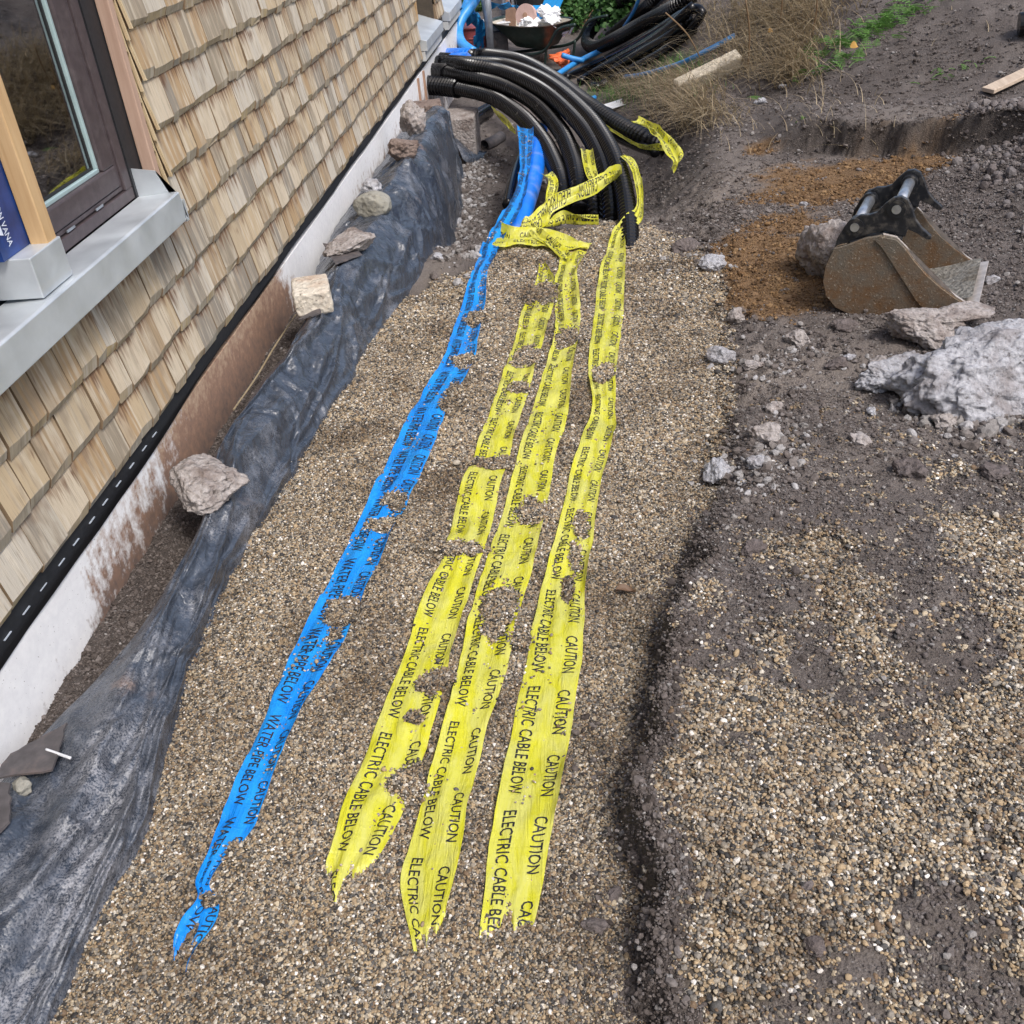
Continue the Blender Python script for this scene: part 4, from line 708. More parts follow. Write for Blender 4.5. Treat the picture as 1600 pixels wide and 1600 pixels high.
for (ya, ta, yb_, tb_, am, wd2) in ((.5, .20, 2.1, .17, .026, .045), (.4, .27, 1.5, .22, -.014, .03), (1.2, .30, 2.4, .24, .018, .03), (2.3, .16, 3.3, .25, .022, .035), (3.0, .28, 4.4, .20, .020, .03), (4.1, .10, 4.7, .33, .022, .03), (4.5, .30, 5.6, .24, .02, .03), (5.2, .12, 5.5, .36, .02, .03), (6.0, .14, 6.3, .36, .022, .03), (6.7, .14, 6.9, .36, .02, .03), (.7, .33, 1.4, .30, .014, .02), (2.6, .34, 3.6, .31, .014, .02), (.75, .10, 1.75, .30, .017, .016), (.9, .36, 2.0, .20, .015, .014), (.6, .24, 1.2, .37, .014, .013), (1.35, .12, 1.95, .26, -.013, .016), (1.1, .18, 2.2, .33, .013, .012), (1.7, .22, 2.6, .10, .015, .014), (.85, .05, 1.3, .14, .012, .012), (2.0, .30, 2.9, .14, .014, .014), (2.9, .10, 3.9, .22, .015, .014), (3.4, .33, 4.2, .16, .014, .013), (4.8, .08, 5.3, .20, .016, .016), (5.6, .20, 6.5, .10, .016, .016)):
    L2_ = math.hypot(yb_-ya, tb_-ta); cs, sn = (yb_-ya)/L2_, (tb_-ta)/L2_; la = (Yw-ya)*cs+(Wt-ta)*sn; pe = -(Yw-ya)*sn+(Wt-ta)*cs
    fold += am*np.clip(1-np.abs(pe)/wd2, 0, 1)*ss(-.02, .12, la)*ss(L2_+.02, L2_-.12, la)*np.where(pe > 0, 1, .8)
Z = Z+fold*fade; X = X+fold*fade*.6
gg = base(X, Yg); Z = np.where(tt < .9, np.maximum(Z, gg+.004), Z)
sheet = mk('plastic_sheet', np.stack([X, Yg, Z], -1).reshape(-1, 3), gridf(len(sy), nt_), 'sheet', smooth=True)
tag(sheet, 'black dusty plastic sheet draped along the foot of the house wall', 'plastic sheet')
SHP = np.stack([X, Yg, Z], -1).reshape(-1, 3); SPX, SPY, SPD = proj(SHP)
def on_sheet(px, py):
    d = np.hypot(SPX-px, SPY-py); k = np.where(d < max(7, d.min()*1.05))[0]; return SHP[k[np.argmin(SPD[k])]]
def sheet_z(x, y): i = int(np.clip((y-.35)/.009, 0, len(sy)-1)); j = int(np.argmin(np.abs(X[i]-x))); return float(Z[i, j])
# far flap of the sheet curling onto the ground
FL = np.array([[at(700, 200, .2), at(716, 232, .10), at(724, 250, .04), at(735, 255, .01)], [at(712, 190, .2), at(722, 225, .12), at(738, 243, .05), at(752, 248, .01)], [at(716, 183, .14), at(730, 218, .10), at(752, 236, .03), at(762, 234, .03)]])
Fq = cr(cr(FL.reshape(3, -1), 20).reshape(20, 4, 3).transpose(1, 0, 2).reshape(4, -1), 24).reshape(24, 20, 3); Fq[..., 2] += .02*(fbm(Fq[..., 0]*14, Fq[..., 1]*14, 2, 44)-.5)
tag(mk('sheet_flap', Fq.reshape(-1, 3), gridf(24, 20), 'sheet', smooth=True), 'loose black sheet flap curling onto the ground below the ducts', 'plastic sheet')
# block wall piece under the sheet end
b0 = gx(700, 150, -1.30); tag(bevel(mk('rusty_block', *obox((-1.30, 8.15, -.08), (.12, .02, 0), (-.02, .12, 0), (0, 0, .26)), 'brownrock'), .008), 'rusty brown block at the far end of the black sheet', 'block')
tag(bevel(mk('concrete_pad', *join([obox((-1.2, 8.75, -.24), (.22, 0, 0), (0, .22, 0), (0, 0, .20))]), 'concrete2'), .008), 'pale boarded concrete pad below the bunch of ducts', 'concrete pad')

# ------------------------------------------------------------------ stones one can pick out
def rock(name, px, py, dims, label, mat, seed, sub=4, dz=None, rz=0., tilt=0., amp=.35, fine=.09, cat='stone', on=None, group=None, planes=5):
    q = at(px, py) if on is None else gz(px, py, on); z0 = float(base(q[0], q[1])) if on is None else on-dims[2]*.6
    V, f = rockmesh(sub, dims, seed, amp, fine, planes); a = np.array([[math.cos(rz), -math.sin(rz), 0], [math.sin(rz), math.cos(rz), 0], [0, 0, 1]]); b = np.array([[math.cos(tilt), 0, math.sin(tilt)], [0, 1, 0], [-math.sin(tilt), 0, math.cos(tilt)]]); V = V@b.T@a.T
    o = mk(name, V, f, mat, smooth=(sub >= 5)); o.location = (float(q[0]), float(q[1]), z0+dims[2]*(.35 if dz is None else dz)); tag(o, label, cat, group); return o
def srock(px, py, x, dims, label, mat, seed, sub=5, rz=0., tilt=0., amp=.3, fine=.08, name='stone', planes=5):   # a stone lying on the sheet
    q = on_sheet(px, py+dims[2]*.45*F/5*.8)+np.array([0, 0, dims[2]*.55]); V, f = rockmesh(sub, dims, seed, amp, fine, planes); a = np.array([[math.cos(rz), -math.sin(rz), 0], [math.sin(rz), math.cos(rz), 0], [0, 0, 1]]); b = np.array([[math.cos(tilt), 0, math.sin(tilt)], [0, 1, 0], [-math.sin(tilt), 0, math.cos(tilt)]])
    o = mk(name, V@b.T@a.T, f, mat, smooth=True); o.location = tuple(map(float, q)); tag(o, label, 'stone', 'stones weighing down the black sheet'); return o
srock(325, 757, -1.28, (.115, .15, .062), 'big grey concrete lump on the black sheet nearest the camera', 'concrete2', 4, 6, .5, .15, .2, .055, planes=9)
srock(540, 378, -1.30, (.155, .14, .055), 'long brown and grey rubble slab on the black sheet', 'concrete2', 9, 6, -.5, -.1, .22, .06, planes=10)
srock(582, 318, -1.26, (.098, .092, .068), 'smooth rounded olive grey stone on the black sheet', 'stone', 12, 5, .2, 0, .08, .02, planes=1)
srock(578, 288, -1.33, (.055, .06, .04), 'small pale grey stone just behind the rounded stone', 'concrete', 14, 4)
srock(637, 228, -1.28, (.125, .11, .068), 'dark brown rough rock on the black sheet', 'brownrock', 17, 5, .4, 0, .2, .05, planes=9)
srock(650, 187, -1.27, (.085, .09, .125), 'upright pinkish grey rock at the far end of the sheet', 'concrete2', 21, 5, .3, .2)
V = np.array(obox((0, 0, 0), (.075, .02, 0), (-.03, .105, 0), (0, 0, .05))[0]); o = mk('cut_stone', V, BF, 'brick'); o.location = tuple(map(float, on_sheet(489, 470)+np.array([0, 0, .04]))); bevel(o, .012, 3)
sb = o.modifiers.new('sub', 'SUBSURF'); sb.subdivision_type = 'SIMPLE'; sb.levels = sb.render_levels = 4; dt = bpy.data.textures.new('lump', 'CLOUDS'); dt.noise_scale = .06; dm = o.modifiers.new('d', 'DISPLACE'); dm.texture = dt; dm.strength = .012; dm.texture_coords = 'GLOBAL'
tag(o, 'cream squared block with a brown stain on the black sheet', 'block', 'stones weighing down the black sheet')
srock(44, 1227, -1.22, (.026, .027, .016), 'small grey angular stone on the slates at lower left', 'stone', 25, 3, amp=.25, planes=7)
# dark slates and a white stick at lower left
def slab(pts, x0, th, label, name='slate', mat='slate', seed=0):
    P = [on_sheet(a, b)+np.array([0, 0, .012]) for (a, b, xx) in pts]; zc = max(p[2] for p in P); P = [np.array([p[0], p[1], .35*p[2]+.65*zc]) for p in P]; c = np.mean(P, 0); n = _n(np.cross(P[1]-P[0], P[2]-P[0])); n = n if n[2] > 0 else -n; k = len(P)
    rr_ = random.Random(seed); Pj = []
    for i in range(k):
        for s in np.linspace(0, 1, 7)[:-1]: Pj.append(P[i]*(1-s)+P[(i+1) % k]*s+np.array([rr_.gauss(0, .0022), rr_.gauss(0, .003), 0]))
    k = len(Pj); V = Pj+[p+n*th for p in Pj]; f = [tuple(range(k))[::-1], tuple(range(k, 2*k))]+[(i, (i+1) % k, k+(i+1) % k, k+i) for i in range(k)]
    return tag(mk(name, V, f, mat), label, 'slate')
slab([(10, 1175, -1.30), (102, 1135, -1.265), (92, 1215, -1.225), (-10, 1228, -1.27)], 0, .006, 'dark broken slate lying beside the small white stick', seed=1)
slab([(-20, 1235, -1.27), (30, 1240, -1.225), (28, 1300, -1.19), (-30, 1330, -1.22)], 0, .006, 'dark slate corner at the left picture edge below the small stone', seed=2)
slab([(450, 500, -1.33), (500, 478, -1.30), (507, 490, -1.25), (470, 505, -1.27)], 0, .006, 'thin dark slate wedged under the cream block', seed=3)
slab([(505, 400, -1.33), (560, 388, -1.25), (575, 408, -1.22), (520, 415, -1.28)], 0, .006, 'thin dark slate under the long rubble slab', seed=4)
P = np.array([on_sheet(84, 1184), on_sheet(111, 1191)]); P[:, 2] = P[:, 2].max()+.022; tag(mk('stick', *tube(resample([P[0], (P[0]+P[1])/2, P[1]], .005)[0], .0036, 10), 'white2', smooth=True), 'small white plastic stick beside the dark slate', 'stick')
P = [gx(462, 492, -1.36), gx(430, 540, -1.37), gx(400, 590, -1.38), gx(365, 640, -1.385)]; P = [p if p[2] > .03 else np.array([p[0], p[1], .05]) for p in P]
tag(mk('straw_stem', *tube(resample(P, .02)[0], .0035, 6), 'straw'), 'long thin straw lying between the plinth and the black sheet', 'straw')
# rubble on the right
rock('concrete_boulder', 1535, 625, (.29, .19, .21), 'largest pale concrete boulder at the right picture edge', 'concrete', 31, 6, .42, .2, 0, .26, .12, 'boulder', planes=14)
rock('concrete_boulder', 1402, 598, (.15, .10, .075), 'pale pointed concrete lump left of the largest boulder', 'concrete', 33, 6, .4, .3, .1, .22, .1, 'boulder', planes=12)
rock('concrete_slab', 1450, 528, (.17, .13, .085), 'broken brown grey slab lying in front of the digger bucket', 'concrete2', 37, 6, .6, .3, .2, .25, .1, 'boulder', planes=12)
rock('concrete_slab', 1508, 520, (.15, .085, .032), 'thin flat slab leaning against the bucket lip', 'concrete2', 39, 5, 2.4, .1, -.05, .14, .06, 'boulder', planes=12)
rock('concrete_boulder', 1290, 425, (.13, .15, .15), 'pinkish grey concrete chunk standing behind the digger bucket', 'concrete2', 41, 5, .62, .2, .1, .22, .1, 'boulder')
RK = [(1372, 575, .045, 'concrete2', 'brown grey broken piece between the slab and the pointed lump'), (1585, 640, .06, 'concrete', 'pale broken piece under the right end of the largest boulder'), (1425, 625, .035, 'concrete', 'pale broken piece below the pointed lump'), (1345, 690, .03, 'concrete2', 'grey crumbly piece alone on the soil in front of the boulders'), (1210, 640, .03, 'concrete2', 'grey piece half sunk in the smooth soil'), (1131, 562, .052, 'concrete', 'pale grey lump at the gravel edge level with the bucket'), (1175, 572, .036, 'concrete2', 'round brownish lump right beside the pale lump at the gravel edge'), (1247, 535, .05, 'concrete2', 'upright grey lump alone on the soil below the bucket'), (1150, 500, .045, 'concrete2', 'soil covered lump on the bank below the orange soil'),
 (1115, 415, .062, 'concrete', 'pale rough lump on the orange soil'), (1072, 392, .062, 'dstone', 'dark lump at the left edge of the orange soil'), (1122, 745, .052, 'concrete', 'pale angular stone at the bank foot beside the dark hollow'), (1182, 725, .034, 'concrete', 'small pale stone right of the pale angular stone'), (1195, 682, .05, 'concrete2', 'pale crusted lump in the edge of the bank'),
 (1178, 862, .033, 'dstone', 'dark round clod on the gravel shelf'), (1322, 512, .05, 'dstone', 'dark clod under the front of the bucket'), (1310, 572, .035, 'dstone', 'dark crumbling clod left of the pointed concrete lump'), (1328, 560, .024, 'concrete', 'small pale stone on the dark clod'), (1475, 660, .05, 'concrete2', 'squarish grey stone propped under the largest boulder'), (1362, 645, .02, 'concrete', 'small round pale stone in front of the boulders'),
 (1420, 740, .05, 'dstone', 'dark purple grey stone among the lumps in front of the boulders'), (1552, 742, .04, 'dstone', 'dark stone below the largest boulder near the right edge'), (1275, 1480, .020, 'dstone', 'biggest dark stone on the lower right gravel'), (1262, 1385, .015, 'dstone', 'pair partner dark stone high on the lower right gravel'), (930, 1450, .022, 'dstone', 'grey stone at the foot of the bank near the bottom'), (960, 1400, .017, 'dstone', 'dark clod at the foot of the bank'), (993, 1335, .018, 'dstone', 'dark clod halfway up the dark bank face'),
 (1188, 162, .045, 'concrete', 'small pale stone alone on the dark slope'), (1222, 137, .028, 'concrete', 'tiny pale stone above it on the dark slope'), (1548, 440, .03, 'concrete', 'small pale stone right of the bucket lip'), (850, 286, .032, 'concrete', 'grey stone beside the blue duct'), (712, 350, .05, 'concrete', 'pale crusty lump by the black sheet'), (682, 405, .035, 'concrete', 'pale flat lump at the foot of the black sheet'), (722, 275, .032, 'concrete', 'pale lump below the sheet flap'), (1255, 320, .02, 'concrete', 'tiny pale stone on the trampled soil'), (1300, 1000, .012, 'dstone', 'small dark stone on the upper gravel shelf'), (1320, 962, .014, 'dstone', 'flat dark stone on the upper gravel shelf')]
for i, (px, py, s, m, lb) in enumerate(RK):
    rr_ = random.Random(i+100); rock('stone', px, py, (s*rr_.uniform(.95, 1.25), s*rr_.uniform(.8, 1.0), s*rr_.uniform(.55, .8)), lb, m, 50+i, 4 if s > .03 else 3, .3, rr_.uniform(0, 3), rr_.uniform(-.2, .2), .3, .1, 'stone', group='loose stones around the trench')

# ------------------------------------------------------------------ ducts
def corr(name, pts, r, label, group, mat='duct', pitch=.036, coupler=None, cat='duct', n=20):
    P, s = resample(pts, pitch/4); k = np.arange(len(P)) % 4; rad = np.where((k == 0) | (k == 1), r, r*.78)
    e = empty(name, P[0]); tag(e, label, cat, group); mk('corrugated_tube', *tube(P-P[0], rad, n), mat, e, smooth=False)
    if coupler:
        Q = resample(P[s <= coupler], .0095)[0]; kq = np.arange(len(Q)) % 4; mk('coupler', *tube(Q-P[0], np.where(kq < 2, r*1.30, r*1.08), n), mat, e)
    return e
def dp(l): return [gz(a, b, c) for a, b, c in l]
DG = 'black ducts bending out of the house wall'
corr('duct', [gx(668, 133, -1.45)]+dp([(716, 138, .10), (770, 152, .10), (815, 182, .08), (848, 220, .06), (868, 258, .04), (879, 292, .01), (883, 330, -.06)]), .063, 'lowest black corrugated duct, nearest the blue duct', DG, coupler=.42)
corr('duct', [gx(676, 113, -1.45)]+dp([(718, 116, .20), (780, 131, .20), (835, 160, .17), (875, 203, .13), (896, 250, .09), (904, 290, .04), (906, 330, -.06)]), .061, 'second black duct from the blue one, muddy along its bend', DG, coupler=.42)
corr('duct', [gx(683, 100, -1.45)]+dp([(724, 101, .28), (785, 112, .28), (850, 142, .26), (905, 192, .22), (935, 240, .16), (951, 290, .08), (957, 330, .0), (956, 360, -.07)]), .058, 'third black duct, crossed by the diagonal yellow tape', DG, coupler=.42)
corr('duct', [gx(688, 94, -1.45)]+dp([(730, 98, .26), (790, 102, .30), (855, 128, .30), (915, 178, .26), (952, 230, .20), (972, 285, .12), (981, 340, .04), (984, 400, -.03), (985, 420, -.08)]), .055, 'outermost black duct of the bunch, ending beside the right yellow tape', DG, coupler=.42)
corr('duct', dp([(820, 150, .02), (870, 200, .02), (905, 250, .0), (922, 290, -.01), (929, 320, -.03), (930, 350, -.10)]), .052, 'partly hidden black duct between the second and third ducts', DG)
corr('duct', [gx(703, 88, -1.44)]+dp([(735, 88, .16), (765, 87, .18), (815, 97, .20), (865, 124, .20), (915, 162, .16), (965, 195, .10), (1010, 218, .06), (1040, 232, .0)]), .066, 'upper black duct with a blue collar lying out onto the soil', DG)
Pb = resample([gx(700, 88, -1.44), gz(722, 88, .155), gz(736, 88, .16)], .0055)[0]; kq = np.arange(len(Pb)) % 4; tag(mk('duct_collar', *tube(Pb, np.where(kq < 2, .075, .069), 20), 'bpipe'), 'blue ribbed collar where the upper duct meets the wall', 'duct collar')
Pb = resample([gx(690, 97, -1.44), gz(722, 95, .22), gz(731, 95, .23)], .0055)[0]; tag(mk('duct_collar', *tube(Pb, np.where(np.arange(len(Pb)) % 4 < 2, .07, .064), 20), 'bpipe'), 'blue ribbed collar tucked behind the black couplers', 'duct collar')
tag(mk('water_duct', *tube(resample(dp([(842, 205, .03), (838, 250, .03), (829, 290, .02), (814, 335, .0), (798, 372, -.07)]), .02)[0], .064, 24), 'bpipe', smooth=True), 'thick smooth blue duct diving into the gravel', 'duct')
tag(mk('service_pipe', *tube(resample(dp([(826, 215, .0), (812, 250, -.02), (801, 285, -.03), (793, 320, -.06)]), .02)[0], .034, 18), 'duct', smooth=True), 'thin muddy black pipe left of the thick blue duct', 'pipe')
tag(mk('service_pipe', *tube(resample(dp([(905, 185, .0), (950, 208, .0), (990, 226, .02), (1024, 238, .04)]), .02)[0], .034, 18), 'duct', smooth=True), 'thin black pipe lying below the upper duct', 'pipe')
P = resample([at(765, 170, .06), at(748, 180, .07), at(733, 192, .07)], .02)[0]; V, f = tube(P, .062, 22, False); o = mk('pipe_offcut', V, f, 'duct', smooth=True); sm = o.modifiers.new('s', 'SOLIDIFY'); sm.thickness = .006; tag(o, 'short open ended black pipe offcut by the concrete pad', 'pipe')
P = resample([at(757, 228, .03), at(770, 222, .035), at(783, 214, .03)], .02)[0]; V, f = tube(P, .05, 22, False); k = len(P); f = [q for i, q in enumerate(f) if (i % 22) not in (8, 9, 10, 11, 12)]; o = mk('pipe_offcut', V, f, 'slate', smooth=True); o.modifiers.new('s', 'SOLIDIFY').thickness = .006; tag(o, 'split grey pipe offcut lying below the lowest duct', 'pipe')
# coils on the far bank
KG = 'coiled pipes on the far bank'
def bp(l): return [at(a, b, c) for a, b, c in l]
corr('coiled_duct', bp([(1100, -22, .25), (1050, 14, .22), (1000, 40, .20), (960, 62, .18), (932, 74, .16), (918, 68, .16), (920, 54, .20), (936, 34, .24), (955, 16, .26), (985, -12, .28)]), .075, 'thick black corrugated duct folded into a hairpin on the bank', KG, n=16, pitch=.03)
corr('coiled_duct', bp([(1040, -20, .12), (1012, 8, .12), (985, 30, .10), (962, 48, .08), (940, 70, .05)]), .06, 'second corrugated duct showing behind the hairpin', KG, n=14, pitch=.03)
coils = [[(884, 122, .04), (930, 100, .06), (985, 72, .10), (1035, 42, .16), (1062, 24, .2), (1072, 22, .2), (1074, 30, .18), (1050, 52, .12), (1000, 84, .08), (950, 112, .05), (932, 124, .05)], [(905, 128, .04), (950, 100, .1), (1010, 66, .12), (1055, 36, .2), (1070, 20, .24), (1082, 14, .24), (1094, 16, .22), (1096, 24, .18), (1080, 44, .12)], [(932, 122, .05), (970, 100, .1), (1020, 74, .1), (1060, 46, .14), (1076, 30, .18)], [(870, 132, .03), (915, 108, .05), (960, 86, .05), (1005, 62, .06)], [(950, 113, .08), (1000, 82, .14), (1040, 58, .16), (1066, 36, .2)], [(920, 118, .10), (968, 92, .16), (1020, 62, .2), (1060, 30, .26), (1085, 8, .28)], [(955, 122, .03), (1000, 100, .04), (1045, 74, .05), (1085, 45, .06)]]
for pts, lb in zip(coils, ('smooth black coil pipe looping highest on the bank', 'smooth black coil pipe with its loop furthest right', 'smooth black pipe lying lowest in the coil', 'smooth black pipe running left out of the coil', 'smooth black pipe lying on top of the coil', 'smooth black pipe reaching furthest up out of the coil', 'smooth black pipe on the lower right flank of the coil')):
    tag(mk('coil_pipe', *tube(resample(bp(pts), .04)[0], .041, 12), 'duct', smooth=True), lb, 'pipe', KG)
P = resample(bp([(925, 128, .03), (930, 136, .04), (940, 134, .05), (949, 128, .06)]), .015)[0]; o = mk('coil_pipe', *tube(P, .045, 16, False), 'duct', smooth=True); o.modifiers.new('s', 'SOLIDIFY').thickness = .006; tag(o, 'open cut end of black pipe at the foot of the coil', 'pipe', KG)
for pts, r_, lb in (([(975, 120, .02), (1005, 116, .05), (1060, 100, .08), (1110, 76, .06), (1148, 55, .05)], .020, 'thin light blue pipe lying up the dry grass bank'), ([(838, 132, .05), (868, 118, .08), (900, 98, .10), (945, 76, .12)], .030, 'light blue pipe running behind the upper black duct'), ([(878, 86, .2), (890, 90, .16), (912, 95, .12)], .028, 'short light blue pipe below the wheelbarrow'), ([(975, 42, .12), (990, 18, .2), (1000, -6, .3)], .018, 'thin light blue pipe end rising behind the hairpin duct'), ([(886, 166, .02), (905, 160, .02), (930, 152, .02)], .022, 'short light blue pipe scrap on the soil by the upper duct')):
    tag(mk('blue_pipe', *tube(resample(bp(pts), .03)[0], r_, 12), 'bluepipe', smooth=True), lb, 'pipe', 'thin blue pipes')
# ------------------------------------------------------------------ digger bucket
bk0 = np.array([.905, 3.90, 0.]); bk0[2] = float(base(bk0[0]+.2, bk0[1]))-.015
ud = _n(np.array([.925, -.38, 0])); wd_ = _n(np.array([.38, .925, 0])); zd_ = np.array([0, 0, 1.]); K = .84
bucket = empty('digger_bucket', bk0); tag(bucket, 'rusty mud coated excavator bucket with black ears lying on the soil', 'bucket')
W = .46
def bx(name, pts, w0, w1, mat, parent=bucket, bv=.003):
    o = mk(name, *extrude_poly([(a*K, b*K) for a, b in pts], wd_*w0, ud, zd_, wd_, w1-w0), mat, parent); return bevel(o, bv)
side = [(.035, .335), (.005, .25), (.0, .17), (.02, .10), (.07, .045), (.15, .012), (.25, .0), (.36, .012), (.50, .055), (.66, .115), (.60, .15), (.53, .195), (.46, .25), (.40, .31), (.355, .365), (.31, .405), (.25, .415), (.17, .395), (.09, .355)]
for w0 in (0, W-.016):
    s_ = bx('side_plate', side, w0, w0+.016, 'bucket')
    edge = [(.66, .115), (.60, .15), (.53, .195), (.46, .25), (.40, .31), (.355, .365), (.31, .405), (.25, .415)]
    up = np.array(edge); bx('worn_edge', edge+[(a-.004, b+.006) for a, b in edge[::-1]], w0+.002, w0+.014, 'worn', s_, .001)
    inn = [(.60, .13), (.50, .175), (.40, .26), (.33, .345), (.30, .37), (.295, .345), (.36, .245), (.46, .15), (.56, .10)]
    bx('wear_plate', [(.665, .11), (.60, .145), (.53, .19), (.46, .245), (.40, .305), (.355, .36), (.31, .40), (.24, .41), (.215, .39), (.25, .36), (.31, .28), (.37, .20), (.43, .12), (.50, .05)], (w0-.008 if w0 == 0 else w0+.0161), (w0-.0001 if w0 == 0 else w0+.024), 'bucket', s_, .002)
shell = [(.09, .355), (.035, .33), (.007, .25), (.003, .17), (.022, .105), (.07, .05), (.15, .016), (.25, .004), (.36, .016), (.50, .058), (.67, .118)]
sh2 = [(a+.013*math.cos(i*.3), b+.013) for i, (a, b) in enumerate(shell)]
P3 = cr(np.array([(a, 0, b) for a, b in shell]), 50); Nn = np.gradient(P3, axis=0); nn = np.stack([-Nn[:, 2], 0*Nn[:, 0], Nn[:, 0]], 1); nn /= np.linalg.norm(nn, axis=1)[:, None]; Qn = P3+nn*.014
def strip(P, w): return [ud*p[0]*K+zd_*p[2]*K+wd_*ww for p in P for ww in np.linspace(.0165, w, 12)]
A1 = strip(P3, W-.0165); A2 = np.array(strip(Qn, W-.0165)).reshape(50, 12, 3)
A2[..., 2] += .035*fbm(A2[..., 0]*14, A2[..., 1]*14, 4, 9)*ss(.1, .3, np.linspace(0, 1, 50))[:, None]
mk('shell', A1, gridf(50, 12), 'bucket', bucket, smooth=True); mk('mud_lining', A2.reshape(-1, 3), gridf(50, 12), 'mud', bucket, smooth=True)
bx('cutting_edge', [(.60, .088), (.70, .124), (.70, .134), (.60, .108)], -.006, W+.006, 'worn', bv=.002)
bx('bridge_plate', [(.10, .365), (.24, .415), (.33, .40), (.33, .385), (.24, .395), (.10, .345)], .017, W-.017, 'bblack')
ear = [(.028, .30), (.04, .37), (.065, .425), (.095, .465), (.135, .488), (.175, .492), (.205, .505), (.235, .545), (.268, .575), (.30, .582), (.33, .568), (.35, .535), (.375, .48), (.41, .44), (.45, .41), (.452, .395), (.435, .392), (.385, .42), (.345, .435), (.34, .40), (.30, .405), (.25, .42), (.18, .40), (.10, .36)]
for w0 in (.035, W-.057):
    e_ = bx('ear_plate', ear, w0, w0+.022, 'bblack')
    for (cu_, cz_) in ((.115, .432), (.288, .525)):
        c0 = ud*cu_*K+zd_*cz_*K; sgn = -1 if w0 < .1 else 1; c1 = c0+wd_*(w0-.001 if sgn < 0 else w0+.023)
        mk('boss', *tube(np.array([c1, c1+wd_*sgn*.006]), .034, 24), 'bblack', e_); mk('pin_end', *tube(np.array([c1+wd_*sgn*.006, c1+wd_*sgn*.010]), .017, 20), 'chrome', e_)
        c2 = c0+wd_*(w0+.0225 if sgn < 0 else w0-.0005); mk('collar', *tube(np.array([c2, c2-wd_*sgn*.028]), .031, 24), 'bblack', e_)
for (cu_, cz_) in ((.115, .432), (.288, .525)):
    c0 = ud*cu_*K+zd_*cz_*K; mk('pin', *tube(np.array([c0+wd_*.058, c0+wd_*(W-.06)]), .022, 20), 'chrome', bucket, smooth=True)
# ------------------------------------------------------------------ wheelbarrow and rubbish beyond the ducts
wb0 = gz(845, 108, -.38); L_ = _n(np.array([.80, -.60, 0])); Wd = _n(np.array([.60, .80, 0])); barrow = empty('wheelbarrow', wb0); tag(barrow, 'dark green wheelbarrow full of rubbish beyond the ducts', 'wheelbarrow')
def wp(l, s, z): return L_*l*1.06+Wd*s*1.06+np.array([0, 0, z*1.07])
def loop(l0, l1, h0, h1, z, n=40, e=3.2):
    a = np.linspace(0, 2*math.pi, n, endpoint=False); cl = np.sign(np.cos(a))*np.abs(np.cos(a))**(2/e); cs = np.sign(np.sin(a))*np.abs(np.sin(a))**(2/e)
    lm = (l0+l1)/2+cl*(l1-l0)/2; return [wp(l, s*(h0+(h1-h0)*(l-l0)/(l1-l0)), z+.06*max(0, (.0-l))) for l, s in zip(lm, cs)]
n = 40; rings = [loop(-.26, .18, .18, .20, .24), loop(-.40, .27, .26, .27, .36), loop(-.55, .34, .33, .31, .47), loop(-.58, .36, .35, .325, .475), loop(-.55, .34, .33, .31, .468), loop(-.38, .25, .25, .25, .36), loop(-.25, .17, .17, .19, .25)]
V = [p for r in rings for p in r]; f = []
for i in range(6): f += [(i*n+j, i*n+(j+1) % n, (i+1)*n+(j+1) % n, (i+1)*n+j) for j in range(n)]
mi = [0]*(3*n)+[1]*(3*n); f += [tuple(range(n))[::-1], tuple(6*n+j for j in range(n))]; mi += [0, 1]
mk('tub', V, f, ['green', 'tubin'], barrow, smooth=True, mi=mi)
for s in (-1, 1):
    mk('handle', *tube(resample([wp(-.62, s*.06, .12), wp(-.1, s*.20, .17), wp(.28, s*.26, .24), wp(.48, s*.27, .44), wp(.72, s*.28, .50)], .03)[0], .017, 10), 'green', barrow, smooth=True)
    mk('leg', *tube(resample([wp(.30, s*.25, .26), wp(.27, s*.25, .12), wp(.22, s*.24, .0)], .03)[0], .015, 10), 'green', barrow, smooth=True)
mk('wheel', *tube(np.array([wp(-.66, -.05, .17), wp(-.66, -.045, .17), wp(-.66, .045, .17), wp(-.66, .05, .17)]), [.14, .17, .17, .14], 28), 'black', barrow, smooth=False)
for (s0, s1, z0, z1) in ((-.05, .06, .36, .385), (.075, .12, .34, .41), (-.02, .03, .33, .35)):
    mk('printed_mark', [wp(.272+(z-.24)*.75-.04, s, z)+L_*.035 for s, z in ((s0, z0), (s1, z0), (s1, z1), (s0, z1))], [(0, 1, 2, 3)], 'wprint', barrow)
def crumple(c, dims, mat, label, seed, name='paper', cat='rubbish'):
    V, f = rockmesh(4, dims, seed, .5, .25, 7); o = mk(name, V, f, mat); o.location = tuple(map(float, c)); return tag(o, label, cat, 'rubbish in the wheelbarrow')
crumple(wb0+wp(.15, .02, .53), (.13, .12, .09), 'paper', 'crumpled white paper at the handle end of the barrow', 61); crumple(wb0+wp(.0, -.15, .48), (.13, .1, .07), 'paper', 'crumpled white paper at the near rim of the barrow', 62); crumple(wb0+wp(-.1, -.05, .46), (.12, .1, .06), 'paper', 'crumpled white sheet behind the pinkish roll', 63)
tag(mk('blue_board', *obox(wb0+wp(.05, .18, .60), L_*.17+np.array([0, 0, .05]), Wd*.10+np.array([0, 0, .10]), (0, -.004, .004)), 'cyan'), 'bright blue board sticking up out of the barrow', 'board')
tag(mk('blue_board', *obox(wb0+wp(-.16, .14, .54), L_*.06, Wd*.06+np.array([0, 0, .06]), (0, -.004, .004)), 'cyan'), 'small blue board corner behind the pinkish roll', 'board')
